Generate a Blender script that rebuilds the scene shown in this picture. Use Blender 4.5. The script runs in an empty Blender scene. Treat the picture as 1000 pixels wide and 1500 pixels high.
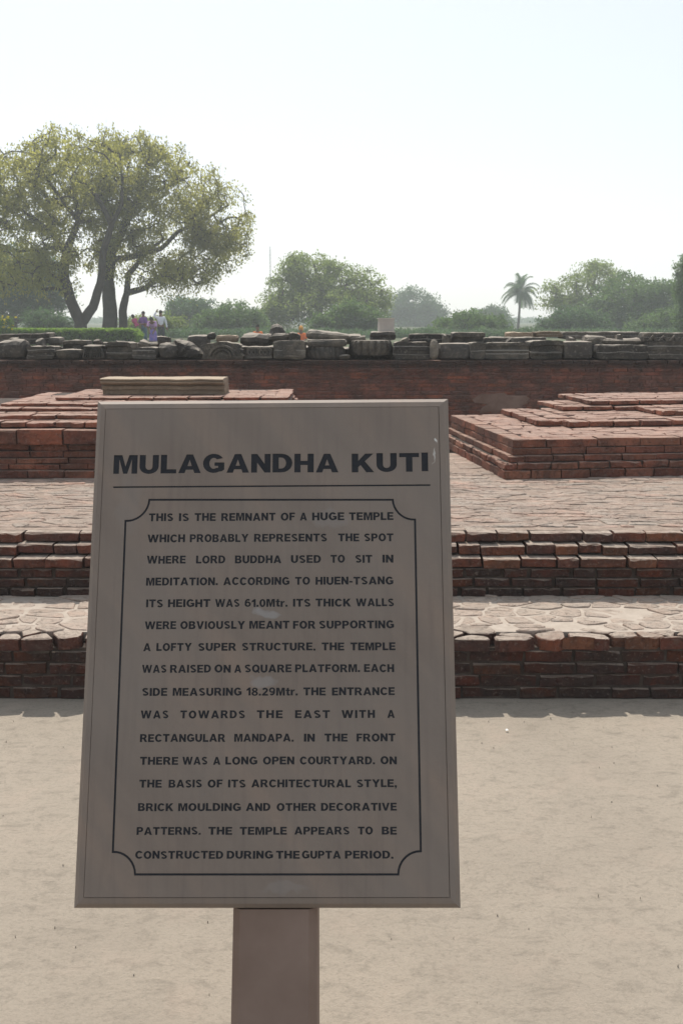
import bpy, bmesh, math, random
import numpy as np
from mathutils import Vector, Matrix, noise

sc = bpy.context.scene
col = sc.collection
R = math.radians

# ------------------------------------------------------------------ camera
FPX = 1458.0
PITCH = math.atan(282.0 / FPX)
CAM = Vector((0, 0, 1.55))
cam_data = bpy.data.cameras.new('camera')
cam = bpy.data.objects.new('camera', cam_data)
col.objects.link(cam)
cam.location = CAM
cam.rotation_euler = (math.pi / 2 - PITCH, 0, 0)
cam_data.sensor_fit = 'VERTICAL'
cam_data.sensor_height = 36
cam_data.sensor_width = 24
cam_data.lens = 36 * FPX / 1500
cam_data.clip_start = 0.05
cam_data.clip_end = 3000
cam_data.dof.use_dof = True
cam_data.dof.focus_distance = 2.6
cam_data.dof.aperture_fstop = 16
sc.camera = cam

# ------------------------------------------------------------------ sky, sun, exposure
SUN_EL, SUN_AZ = 57.0, -14.0        # azimuth measured from +Y towards +X
world = bpy.data.worlds.new('World')
sc.world = world
world.use_nodes = True
wn = world.node_tree
wn.nodes.clear()
sky = wn.nodes.new('ShaderNodeTexSky')
sky.sky_type = 'NISHITA'
sky.sun_disc = False
sky.sun_elevation = R(SUN_EL)
sky.sun_rotation = R(SUN_AZ)
sky.air_density = 0.75
sky.dust_density = 1.3
sky.ozone_density = 1.0
hz = wn.nodes.new('ShaderNodeMix')
hz.data_type = 'RGBA'
hz.inputs[0].default_value = 0.42
hz.inputs[7].default_value = (8.1, 8.4, 8.3, 1)     # milky overcast veil over the blue
bg = wn.nodes.new('ShaderNodeBackground')
bg.inputs['Strength'].default_value = 0.11
wo = wn.nodes.new('ShaderNodeOutputWorld')
wb = wn.nodes.new('ShaderNodeMix')
wb.data_type = 'RGBA'
wb.blend_type = 'MULTIPLY'
wb.inputs[0].default_value = 1.0
wb.inputs[7].default_value = (1.17, 1.05, .975, 1)       # the photograph's white balance
wn.links.new(sky.outputs[0], wb.inputs[6])
wn.links.new(wb.outputs[2], hz.inputs[6])
wn.links.new(hz.outputs[2], bg.inputs[0])
wn.links.new(bg.outputs[0], wo.inputs[0])

sun_d = bpy.data.lights.new('sun', 'SUN')
sun_d.energy = 3.5
sun_d.angle = R(0.9)
sun_d.color = (1.0, 0.93, 0.83)
sun = bpy.data.objects.new('sun', sun_d)
col.objects.link(sun)
sdir = Vector((math.sin(R(SUN_AZ)) * math.cos(R(SUN_EL)), math.cos(R(SUN_AZ)) * math.cos(R(SUN_EL)), math.sin(R(SUN_EL))))
sun.rotation_euler = sdir.to_track_quat('Z', 'Y').to_euler()
sun.location = (0, 0, 40)

sc.view_settings.view_transform = 'Standard'
sc.view_settings.look = 'None'
sc.view_settings.gamma = 1
sc.view_settings.use_curve_mapping = False
sc.view_settings.exposure = 0.5
sc.render.engine = 'CYCLES'
sc.cycles.max_bounces = 8
sc.cycles.diffuse_bounces = 3
sc.cycles.transparent_max_bounces = 6
sc.cycles.volume_bounces = 1
sc.cycles.use_denoising = True

# ------------------------------------------------------------------ helpers
Fw = Vector((0, math.cos(PITCH), -math.sin(PITCH)))
Up = Vector((0, math.sin(PITCH), math.cos(PITCH)))


def ray(px, py):
    return Fw + Vector((1, 0, 0)) * ((px - 500) / FPX) + Up * ((750 - py) / FPX)


def PZ(px, py, z):
    d = ray(px, py)
    return CAM + d * ((z - CAM.z) / d.z)


def PD(px, py, y):
    d = ray(px, py)
    return CAM + d * (y / d.y)


def proj(P):
    v = P - CAM
    d = v.dot(Fw)
    if d < 0.05:
        return -9999, -9999, 0.05
    return 500 + FPX * v.x / d, 750 - FPX * v.dot(Up) / d, d


def link(o, parent=None):
    col.objects.link(o)
    if parent is not None:
        o.parent = parent
    return o


def empty(name, loc=(0, 0, 0), label=None, cat=None, group=None):
    o = bpy.data.objects.new(name, None)
    col.objects.link(o)
    o.location = loc
    o.empty_display_size = 0.1
    if label:
        tag(o, label, cat, group)
    return o


def tag(o, label=None, cat=None, group=None, kind=None):
    if label:
        o['label'] = label
    if cat:
        o['category'] = cat
    if group:
        o['group'] = group
    if kind:
        o['kind'] = kind
    return o


def mesh_from(name, verts, faces, mat=None, smooth=False):
    me = bpy.data.meshes.new(name)
    me.from_pydata([tuple(v) for v in verts], [], [tuple(f) for f in faces])
    if mat:
        me.materials.append(mat)
    if smooth:
        me.polygons.foreach_set('use_smooth', [True] * len(me.polygons))
    me.update()
    return me


def obj(name, verts, faces, mat, parent=None, smooth=False, matrix=None):
    o = bpy.data.objects.new(name, mesh_from(name, verts, faces, mat, smooth))
    link(o, parent)
    if matrix is not None:
        o.matrix_local = matrix
    return o


def box_vf(x0, x1, y0, y1, z0, z1):
    v = [(x0, y0, z0), (x1, y0, z0), (x1, y1, z0), (x0, y1, z0), (x0, y0, z1), (x1, y0, z1), (x1, y1, z1), (x0, y1, z1)]
    f = [(3, 2, 1, 0), (4, 5, 6, 7), (0, 1, 5, 4), (1, 2, 6, 5), (2, 3, 7, 6), (3, 0, 4, 7)]
    return v, f


def tube(verts, faces, pts, radii, n=6, cap=True):
    """append a tapered tube through pts"""
    pts = [Vector(p) for p in pts]
    base = len(verts)
    ref = None
    for i, p in enumerate(pts):
        t = (pts[min(i + 1, len(pts) - 1)] - pts[max(i - 1, 0)])
        if t.length < 1e-9:
            t = Vector((0, 0, 1))
        t.normalize()
        if ref is None:
            ref = t.orthogonal().normalized()
        a = (ref - t * ref.dot(t))
        a = a.normalized() if a.length > 1e-6 else t.orthogonal().normalized()
        ref = a
        b = t.cross(a)
        for k in range(n):
            an = 2 * math.pi * k / n
            verts.append(p + (a * math.cos(an) + b * math.sin(an)) * radii[i])
    for i in range(len(pts) - 1):
        for k in range(n):
            k2 = (k + 1) % n
            faces.append((base + i * n + k, base + i * n + k2, base + (i + 1) * n + k2, base + (i + 1) * n + k))
    if cap:
        faces.append(tuple(base + k for k in range(n))[::-1])
        faces.append(tuple(base + (len(pts) - 1) * n + k for k in range(n)))


# ------------------------------------------------------------------ materials
class NT:
    def __init__(s, name):
        s.m = bpy.data.materials.new(name)
        s.m.use_nodes = True
        s.t = s.m.node_tree
        s.t.nodes.clear()
        s.out = s.t.nodes.new('ShaderNodeOutputMaterial')
        s.b = s.t.nodes.new('ShaderNodeBsdfPrincipled')
        s.b.inputs['Roughness'].default_value = 0.9
        s.b.inputs['Specular IOR Level'].default_value = 0.25
        s.t.links.new(s.b.outputs[0], s.out.inputs[0])

    def n(s, typ, **kw):
        x = s.t.nodes.new(typ)
        for k, v in kw.items():
            setattr(x, k, v)
        return x

    def l(s, a, b):
        s.t.links.new(a, b)

    def pos(s):
        return s.n('ShaderNodeNewGeometry').outputs['Position']

    def objc(s):
        return s.n('ShaderNodeTexCoord').outputs['Object']

    def noise(s, vec, scale, detail=4, rough=.55, dist=0):
        x = s.n('ShaderNodeTexNoise')
        x.inputs['Scale'].default_value = scale
        x.inputs['Detail'].default_value = detail
        x.inputs['Roughness'].default_value = rough
        x.inputs['Distortion'].default_value = dist
        s.l(vec, x.inputs['Vector'])
        return x.outputs['Fac']

    def map(s, vec, scale=(1, 1, 1), rot=(0, 0, 0), loc=(0, 0, 0)):
        x = s.n('ShaderNodeMapping')
        x.inputs['Scale'].default_value = scale
        x.inputs['Rotation'].default_value = rot
        x.inputs['Location'].default_value = loc
        s.l(vec, x.inputs['Vector'])
        return x.outputs[0]

    def ramp(s, fac, stops, interp='LINEAR'):
        x = s.n('ShaderNodeValToRGB')
        x.color_ramp.interpolation = interp
        e = x.color_ramp.elements
        while len(e) > 1:
            e.remove(e[-1])
        for i, (p, c) in enumerate(stops):
            el = e[0] if i == 0 else e.new(p)
            el.position = p
            el.color = (c, c, c, 1) if isinstance(c, (int, float)) else (*c, 1)
        s.l(fac, x.inputs[0])
        return x.outputs[0]

    def mix(s, fac, a, b, mode='MIX'):
        x = s.n('ShaderNodeMix', data_type='RGBA', blend_type=mode)
        for sock, v in ((x.inputs[0], fac), (x.inputs[6], a), (x.inputs[7], b)):
            if isinstance(v, (int, float)):
                sock.default_value = v if sock == x.inputs[0] else (v, v, v, 1)
            elif isinstance(v, tuple):
                sock.default_value = (*v, 1)
            else:
                s.l(v, sock)
        return x.outputs[2]

    def math(s, op, a, b=0.0, clamp=False):
        x = s.n('ShaderNodeMath', operation=op, use_clamp=clamp)
        for i, v in enumerate((a, b)):
            if isinstance(v, (int, float)):
                x.inputs[i].default_value = v
            else:
                s.l(v, x.inputs[i])
        return x.outputs[0]

    def bump(s, h, strength, dist=0.01):
        x = s.n('ShaderNodeBump')
        x.inputs['Strength'].default_value = strength
        x.inputs['Distance'].default_value = dist
        s.l(h, x.inputs['Height'])
        s.l(x.outputs[0], s.b.inputs['Normal'])

    def color(s, c):
        if isinstance(c, tuple):
            s.b.inputs['Base Color'].default_value = (*c, 1)
        else:
            s.l(c, s.b.inputs['Base Color'])
        return s.m

    def rand(s):
        oi = s.n('ShaderNodeObjectInfo').outputs['Random']
        at = s.n('ShaderNodeAttribute', attribute_name='tint').outputs['Fac']
        return s.math('FRACT', s.math('ADD', oi, at))


def brick_mat(name, cols, dirt=(.035, .028, .025), dirt_amt=.6, dust=(.42, .31, .25), dust_amt=.7, stain=None, smear=.55, smear_col=(.15, .115, .092), patch=None):
    m = NT(name)
    P = m.pos()
    r = m.rand()
    k = len(cols)
    base = m.ramp(r, [(i / k, c) for i, c in enumerate(cols)], 'CONSTANT')
    base = m.mix(.45, base, m.ramp(m.math('FRACT', m.math('MULTIPLY', r, 7.31)), [(0, cols[0]), (1, cols[-1])]))
    n1 = m.noise(P, 22, 5, .65)
    base = m.mix(m.ramp(n1, [(.3, 0.0), (.7, .55)]), base, m.mix(1.0, base, (1.6, 1.25, 1.1), 'MULTIPLY'))
    n2 = m.noise(P, 5, 6, .7, .4)
    base = m.mix(m.ramp(n2, [(.42, dirt_amt), (.62, 0.0)]), base, dirt)
    n4 = m.noise(P, 70, 3, .6)
    base = m.mix(m.ramp(n4, [(.58, 0.0), (.75, .3)]), base, (.36, .3, .26))
    sm = m.noise(m.map(P, (1, 1, 2.2)), 8, 6, .75, .6)
    base = m.mix(m.ramp(sm, [(.56, 0.0), (.68, smear)]), base, smear_col)
    if stain:
        sep = m.n('ShaderNodeSeparateXYZ')
        m.l(P, sep.inputs[0])
        n5 = m.noise(m.map(P, (1.2, 1.2, .35)), 3.2, 5, .7)
        edge = m.math('ADD', sep.outputs[2], m.math('MULTIPLY', m.math('SUBTRACT', n5, .5), stain[1]))
        f = m.n('ShaderNodeMapRange')
        f.inputs[1].default_value = stain[0] - stain[2]
        f.inputs[2].default_value = stain[0] + stain[2]
        m.l(edge, f.inputs[0])
        base = m.mix(m.math('MULTIPLY', f.outputs[0], .8), base, (.03, .026, .024))
    if patch:
        base = m.mix(m.ramp(m.noise(m.map(P, (1, 1.6, 1)), 3.0, 6, .7, .5), [(.45, 0.0), (.6, .6)]), base, patch)
    # wind-blown dust and lime lying on upward faces
    nz = m.n('ShaderNodeSeparateXYZ')
    m.l(m.n('ShaderNodeNewGeometry').outputs['True Normal'], nz.inputs[0])
    d = m.math('MULTIPLY', m.ramp(nz.outputs[2], [(.6, 0.0), (.95, 1.0)]), m.ramp(m.noise(P, 9, 4, .6), [(.3, dust_amt * .5), (.6, dust_amt)]))
    base = m.mix(d, base, dust)
    pit = m.ramp(m.noise(P, 38, 4, .7, .5), [(.34, 0.0), (.46, 1.0)])
    base = m.mix(m.ramp(pit, [(0, .45), (1, 0.0)]), base, m.mix(1.0, base, (.45, .42, .4), 'MULTIPLY'))
    m.bump(m.math('ADD', m.math('ADD', m.noise(P, 75, 5, .75), m.math('MULTIPLY', n1, 1.4)), m.math('MULTIPLY', pit, .35)), 1.0, .011)
    return m.color(base)


def stone_mat(name, a, b, c, scale=4, top=(.36, .325, .275), top_amt=.75, rough=.9, bump=.6, dark=(.03, .03, .03), dark_amt=.6):
    m = NT(name)
    P = m.pos()
    r = m.rand()
    base = m.ramp(m.noise(P, scale, 6, .65, .3), [(.3, a), (.5, b), (.72, c)])
    base = m.mix(m.ramp(m.noise(P, scale * .6, 5, .7), [(.42, dark_amt), (.6, 0.0)]), base, dark)
    base = m.mix(1.0, base, m.ramp(r, [(0, .62), (.5, 1.0), (1, 1.45)]), 'MULTIPLY')
    base = m.mix(m.ramp(m.noise(P, scale * 9, 4, .6), [(.55, 0.0), (.75, .4)]), base, top)
    nz = m.n('ShaderNodeSeparateXYZ')
    m.l(m.n('ShaderNodeNewGeometry').outputs['True Normal'], nz.inputs[0])
    d = m.math('MULTIPLY', m.ramp(nz.outputs[2], [(.5, 0.0), (.95, 1.0)]), top_amt)
    base = m.mix(d, base, top)  # upward faces coloured paler, so the top-lit contrast sits in the colour
    m.b.inputs['Roughness'].default_value = rough
    m.bump(m.math('ADD', m.noise(P, scale * 14, 5, .7), m.noise(P, scale * 4, 4, .6)), bump, .012)
    return m.color(base)


BR = [(.20, .074, .048), (.15, .060, .044), (.25, .090, .052), (.11, .052, .040), (.19, .084, .060), (.22, .078, .048), (.125, .048, .034), (.25, .118, .075)]
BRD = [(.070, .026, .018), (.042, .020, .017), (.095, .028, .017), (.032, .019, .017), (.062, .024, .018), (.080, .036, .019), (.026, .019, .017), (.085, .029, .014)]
M = {}
M['brick'] = brick_mat('old_red_brick', BR)
M['brick_low'] = brick_mat('damp_dark_brick', BRD, dirt_amt=.75, smear=.4, smear_col=(.085, .062, .05), dust=(.45, .37, .3))  # damp dark brick, its albedo lowered further to deepen shade on the fronts
M['brick_wall'] = brick_mat('rear_wall_brick', [(.185, .068, .046), (.125, .055, .044), (.24, .080, .042), (.10, .054, .046), (.165, .062, .044), (.19, .092, .068), (.12, .048, .037), (.155, .080, .065)], dirt_amt=.65, smear=.45, smear_col=(.15, .088, .068), stain=(.97, .26, .04))
M['paver'] = brick_mat('worn_paving_brick', [(.37, .25, .20), (.34, .25, .21), (.41, .29, .23), (.32, .255, .215), (.39, .25, .195), (.33, .29, .25), (.27, .185, .145), (.35, .31, .265)], dirt=(.20, .16, .13), dirt_amt=.8, dust=(.39, .32, .27), dust_amt=.4, smear=0, patch=(.35, .32, .28))
M['top_brick'] = brick_mat('sunlit_top_brick', [(.32, .195, .155), (.29, .175, .14), (.36, .225, .175), (.34, .20, .16), (.40, .24, .18), (.38, .27, .22)], dirt=(.18, .11, .09), dirt_amt=.55, dust=(.38, .285, .235), dust_amt=.65, smear=0)  # paler, pinker brick laid on the upward surfaces
M['cap'] = brick_mat('capping_stone', [(.39, .33, .28), (.36, .31, .27), (.42, .335, .28), (.38, .335, .285), (.34, .28, .235)], dirt=(.26, .21, .175), dirt_amt=.4, dust=(.42, .365, .31), dust_amt=.6, smear=0)


def plain(name, c, c2=None, scale=30, rough=.95, bump=.5, bd=.006):
    m = NT(name)
    P = m.pos()
    n = m.noise(P, scale, 5, .65)
    m.b.inputs['Roughness'].default_value = rough
    if bump:
        m.bump(n, bump, bd)
    return m.color(m.mix(m.ramp(n, [(.35, 0.0), (.65, 1.0)]), c, c2 or tuple(x * .7 for x in c)))


M['mortar'] = plain('old_dark_mortar', (.075, .057, .046), (.036, .028, .024), 20)
M['mortar_mid'] = plain('dusty_mortar', (.30, .24, .195), (.19, .145, .118), 30)
M['mortar_pale'] = plain('pale_lime_mortar', (.395, .345, .295), (.33, .285, .24), 24)
M['stone_dark'] = stone_mat('weathered_grey_sandstone', (.03, .027, .024), (.062, .054, .046), (.10, .088, .072))
M['stone_mid'] = stone_mat('carved_grey_sandstone', (.05, .044, .036), (.115, .10, .08), (.20, .172, .136), dark_amt=.7, scale=7)
M['stone_tan'] = stone_mat('tan_sandstone', (.17, .125, .085), (.23, .172, .12), (.28, .215, .15), dark_amt=.25, top=(.40, .33, .25))
M['stone_light'] = plain('pale_ribbed_stone', (.52, .47, .42), (.45, .40, .36), 5)


def sign_stone():
    m = NT('taupe_sandstone')
    O = m.objc()
    v = m.map(O, (1, 1, 1), (0, R(38), 0))
    band = m.noise(m.map(v, (14, 1, 1.3)), 1.0, 4, .5, .3)
    base = m.ramp(band, [(.28, (.158, .126, .103)), (.5, (.178, .142, .116)), (.74, (.208, .158, .124))])
    st = m.noise(m.map(O, (60, 1, 4)), 1.0, 4, .6)
    base = m.mix(m.ramp(st, [(.5, 0.0), (.75, .35)]), base, (.105, .085, .075))
    n = m.noise(O, 160, 3, .6)
    base = m.mix(m.ramp(n, [(.3, .12), (.7, 0.0)]), base, (.12, .10, .09))
    big = m.noise(O, 3.2, 3, .5)
    base = m.mix(m.ramp(big, [(.4, 0.0), (.65, .5)]), base, (.185, .158, .136))
    sep = m.n('ShaderNodeSeparateXYZ')
    warp = m.n('ShaderNodeVectorMath', operation='ADD')
    nz = m.n('ShaderNodeTexNoise')
    nz.inputs['Scale'].default_value = 35
    m.l(O, nz.inputs['Vector'])
    sc_ = m.n('ShaderNodeVectorMath', operation='SCALE')
    sc_.inputs['Scale'].default_value = .035
    m.l(nz.outputs['Color'], sc_.inputs[0])
    m.l(O, warp.inputs[0])
    m.l(sc_.outputs[0], warp.inputs[1])
    m.l(warp.outputs[0], sep.inputs[0])

    def blot(cx, cz, rx, rz, amt, colr, b):
        dx = m.math('DIVIDE', m.math('SUBTRACT', sep.outputs[0], cx + .0175), rx)
        dz = m.math('DIVIDE', m.math('SUBTRACT', sep.outputs[2], cz + .0175), rz)
        d = m.math('ADD', m.math('POWER', m.math('ABSOLUTE', dx), 2.0), m.math('POWER', m.math('ABSOLUTE', dz), 2.0))
        return m.mix(m.ramp(d, [(.35, amt), (1.0, 0.0)]), b, colr)
    for c in SMUDGES:
        base = blot(*c, base)
    m.b.inputs['Roughness'].default_value = .62
    m.b.inputs['Specular IOR Level'].default_value = .35
    m.bump(n, .25, .0012)
    return m.color(base)


# ------------------------------------------------------------------ ground
def ground_mat():
    m = NT('sandy_dirt')
    P = m.pos()
    n1 = m.noise(P, .9, 5, .6)
    base = m.ramp(n1, [(.3, (.262, .228, .186)), (.5, (.30, .262, .214)), (.72, (.335, .288, .234))])
    n2 = m.noise(m.map(P, (1, 1.7, 1)), 13, 6, .72, .5)
    base = m.mix(m.ramp(n2, [(.51, 0.0), (.70, .65)]), base, (.17, .15, .122))
    n3 = m.noise(P, 90, 4, .7)
    base = m.mix(m.ramp(n3, [(.3, .4), (.5, 0.0)]), base, (.155, .137, .11))
    base = m.mix(m.ramp(m.noise(P, 230, 3, .7), [(.62, 0.0), (.72, .5)]), base, (.42, .38, .31))
    n7 = m.noise(m.map(P, (1, 2.2, 1)), 34, 5, .75, .8)
    base = m.mix(m.ramp(n7, [(.54, 0.0), (.68, .55)]), base, (.19, .165, .135))
    n6 = m.noise(P, 4, 4, .6)
    base = m.mix(m.ramp(n6, [(.55, 0.0), (.7, .35)]), base, (.36, .295, .24))
    m.bump(m.math('ADD', m.math('MULTIPLY', n2, 1.2), m.math('ADD', n3, m.noise(P, 260, 3, .7))), .55, .006)
    return m.color(base)


def grass_mat():
    m = NT('dry_lawn')
    P = m.pos()
    n = m.noise(P, .8, 6, .7)
    return m.color(m.ramp(n, [(.35, (.035, .055, .018)), (.6, (.06, .07, .026)), (.75, (.10, .09, .045))]))


rng = random.Random(7)
# near part of the ground is finely divided with soft unevenness, the rest runs to the horizon
def ground():
    xs = [-560, -120, -30, -10] + [-5 + .1 * i for i in range(101)] + [10, 30, 120, 560]
    ys = [-20, -6] + [-1 + .1 * i for i in range(50)] + [4.5, 7, 13, 30, 120, 560]
    xs = sorted(set(xs)); ys = sorted(set(ys))
    v = []
    for y in ys:
        for x in xs:
            z = 0
            if -5 < x < 5 and -1 < y < 3.85:
                z = .007 * (noise.noise(Vector((x * 1.7, y * 1.7, 0))) + .6 * noise.noise(Vector((x * 5, y * 5, 3)))) - .003
            v.append((x, y, z))
    W = len(xs)
    f = [(j * W + i, j * W + i + 1, (j + 1) * W + i + 1, (j + 1) * W + i) for j in range(len(ys) - 1) for i in range(W - 1)]
    tag(obj('ground', v, f, ground_mat(), smooth=True), kind='structure')
    v, f = box_vf(-550, 550, 13.4, 550, -.5, .35)
    tag(obj('lawn', v, f, grass_mat()), kind='structure')


ground()


def pebbles():
    v, f = [], []
    for i in range(260):
        x = rng.uniform(-2.2, 2.6)
        y = rng.uniform(1.3, 3.88) if i % 3 else rng.uniform(3.3, 3.9)
        s = rng.choice((.0008, .0010, .0013, .0016)) * rng.uniform(.7, 1.3)
        b = len(v)
        a = rng.uniform(0, 6.28)
        for k in range(5):
            t = a + k * 1.257
            rr = s * rng.uniform(.8, 1.3)
            v.append((x + math.cos(t) * rr * 1.3, y + math.sin(t) * rr, -.004))
        for k in range(5):
            t = a + k * 1.257
            rr = s * rng.uniform(.5, .8)
            v.append((x + math.cos(t) * rr * 1.3, y + math.sin(t) * rr, s * .9 + .002))
        for k in range(5):
            k2 = (k + 1) % 5
            f.append((b + k, b + k2, b + 5 + k2, b + 5 + k))
        f.append(tuple(b + 5 + k for k in range(5)))
    mm = plain('pebble_grit', (.34, .30, .25), (.24, .21, .17), 120)
    tag(obj('gravel', v, f, mm), kind='stuff')


pebbles()
pp = PZ(742, 1070, .002)
o = obj('paper_scrap', [(-.007, -.006, 0), (.006, -.008, .003), (.008, .004, .001), (.001, .009, .006), (-.008, .005, .002), (-.007, -.006, .0015), (.006, -.008, .0045), (.008, .004, .0025), (.001, .009, .0075), (-.008, .005, .0035)],
        [(0, 4, 3, 2, 1), (5, 6, 7, 8, 9), (0, 1, 6, 5), (1, 2, 7, 6), (2, 3, 8, 7), (3, 4, 9, 8), (4, 0, 5, 9)], plain('white_paper', (.7, .7, .68), (.65, .65, .63)), matrix=Matrix.Translation(pp) @ Matrix.Scale(.7, 4))
tag(o, 'tiny white scrap of paper lying on the dirt near the low wall', 'litter')

# ------------------------------------------------------------------ brick laying
BOX_N = 22
_brick_cache = {}


def brick_geo(i, wear=.004):
    """a worn brick: an eight-sided section with broken arrises, varied at several stations along its length"""
    key = (i, wear)
    if key in _brick_cache:
        return _brick_cache[key]
    r = random.Random(100 + i)
    L, D, H = .11, .055, .025
    ns = 5 if wear > .004 else 4
    vs, fs = [], []
    for k in range(ns):
        x = -L + 2 * L * k / (ns - 1) + (r.uniform(-1, 1) * L * .14 if 0 < k < ns - 1 else 0)
        e = .25 if k in (0, ns - 1) else 0
        for sy, sz, first in ((-1, -1, 0), (1, -1, 1), (1, 1, 0), (-1, 1, 1)):
            c = wear * r.uniform(.25, 1.1) + (wear * 1.5 if r.random() < .16 else 0) + e * wear
            c2 = min(c, H * .55)
            pa = (x + r.uniform(-1, 1) * wear * .6 - (wear * .7 * (1 if k else -1) if e and r.random() < .5 else 0), sy * (D - c), sz * H)
            pb = (pa[0] + r.uniform(-1, 1) * wear * .3, sy * D, sz * (H - c2))
            q = [pa, pb] if first == 0 else [pb, pa]
            # ring order: bottom front .. counter-clockwise seen from +x
            q = {(-1, -1): [pb, pa], (1, -1): [pa, pb], (1, 1): [pb, pa], (-1, 1): [pa, pb]}[(sy, sz)]
            for t in q:
                vs.append(Vector((t[0], t[1] + r.uniform(-1, 1) * wear * .35, t[2] + r.uniform(-1, 1) * wear * .22)))
    for k in range(ns - 1):
        for a in range(8):
            b = (a + 1) % 8
            fs.append((k * 8 + b, k * 8 + a, (k + 1) * 8 + a, (k + 1) * 8 + b)[::-1])
    fs.append(tuple(range(8))[::-1])
    fs.append(tuple((ns - 1) * 8 + a for a in range(8)))
    _brick_cache[key] = (vs, fs)
    return _brick_cache[key]


_mesh_cache = {}


def brick_mesh(i, mat, wear):
    k = (i, mat, wear)
    if k not in _mesh_cache:
        v, f = brick_geo(i, wear)
        _mesh_cache[k] = mesh_from('brick', v, f, M[mat])
    return _mesh_cache[k]


SIGN_Q = (108, 674, 586, 1330)


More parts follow.
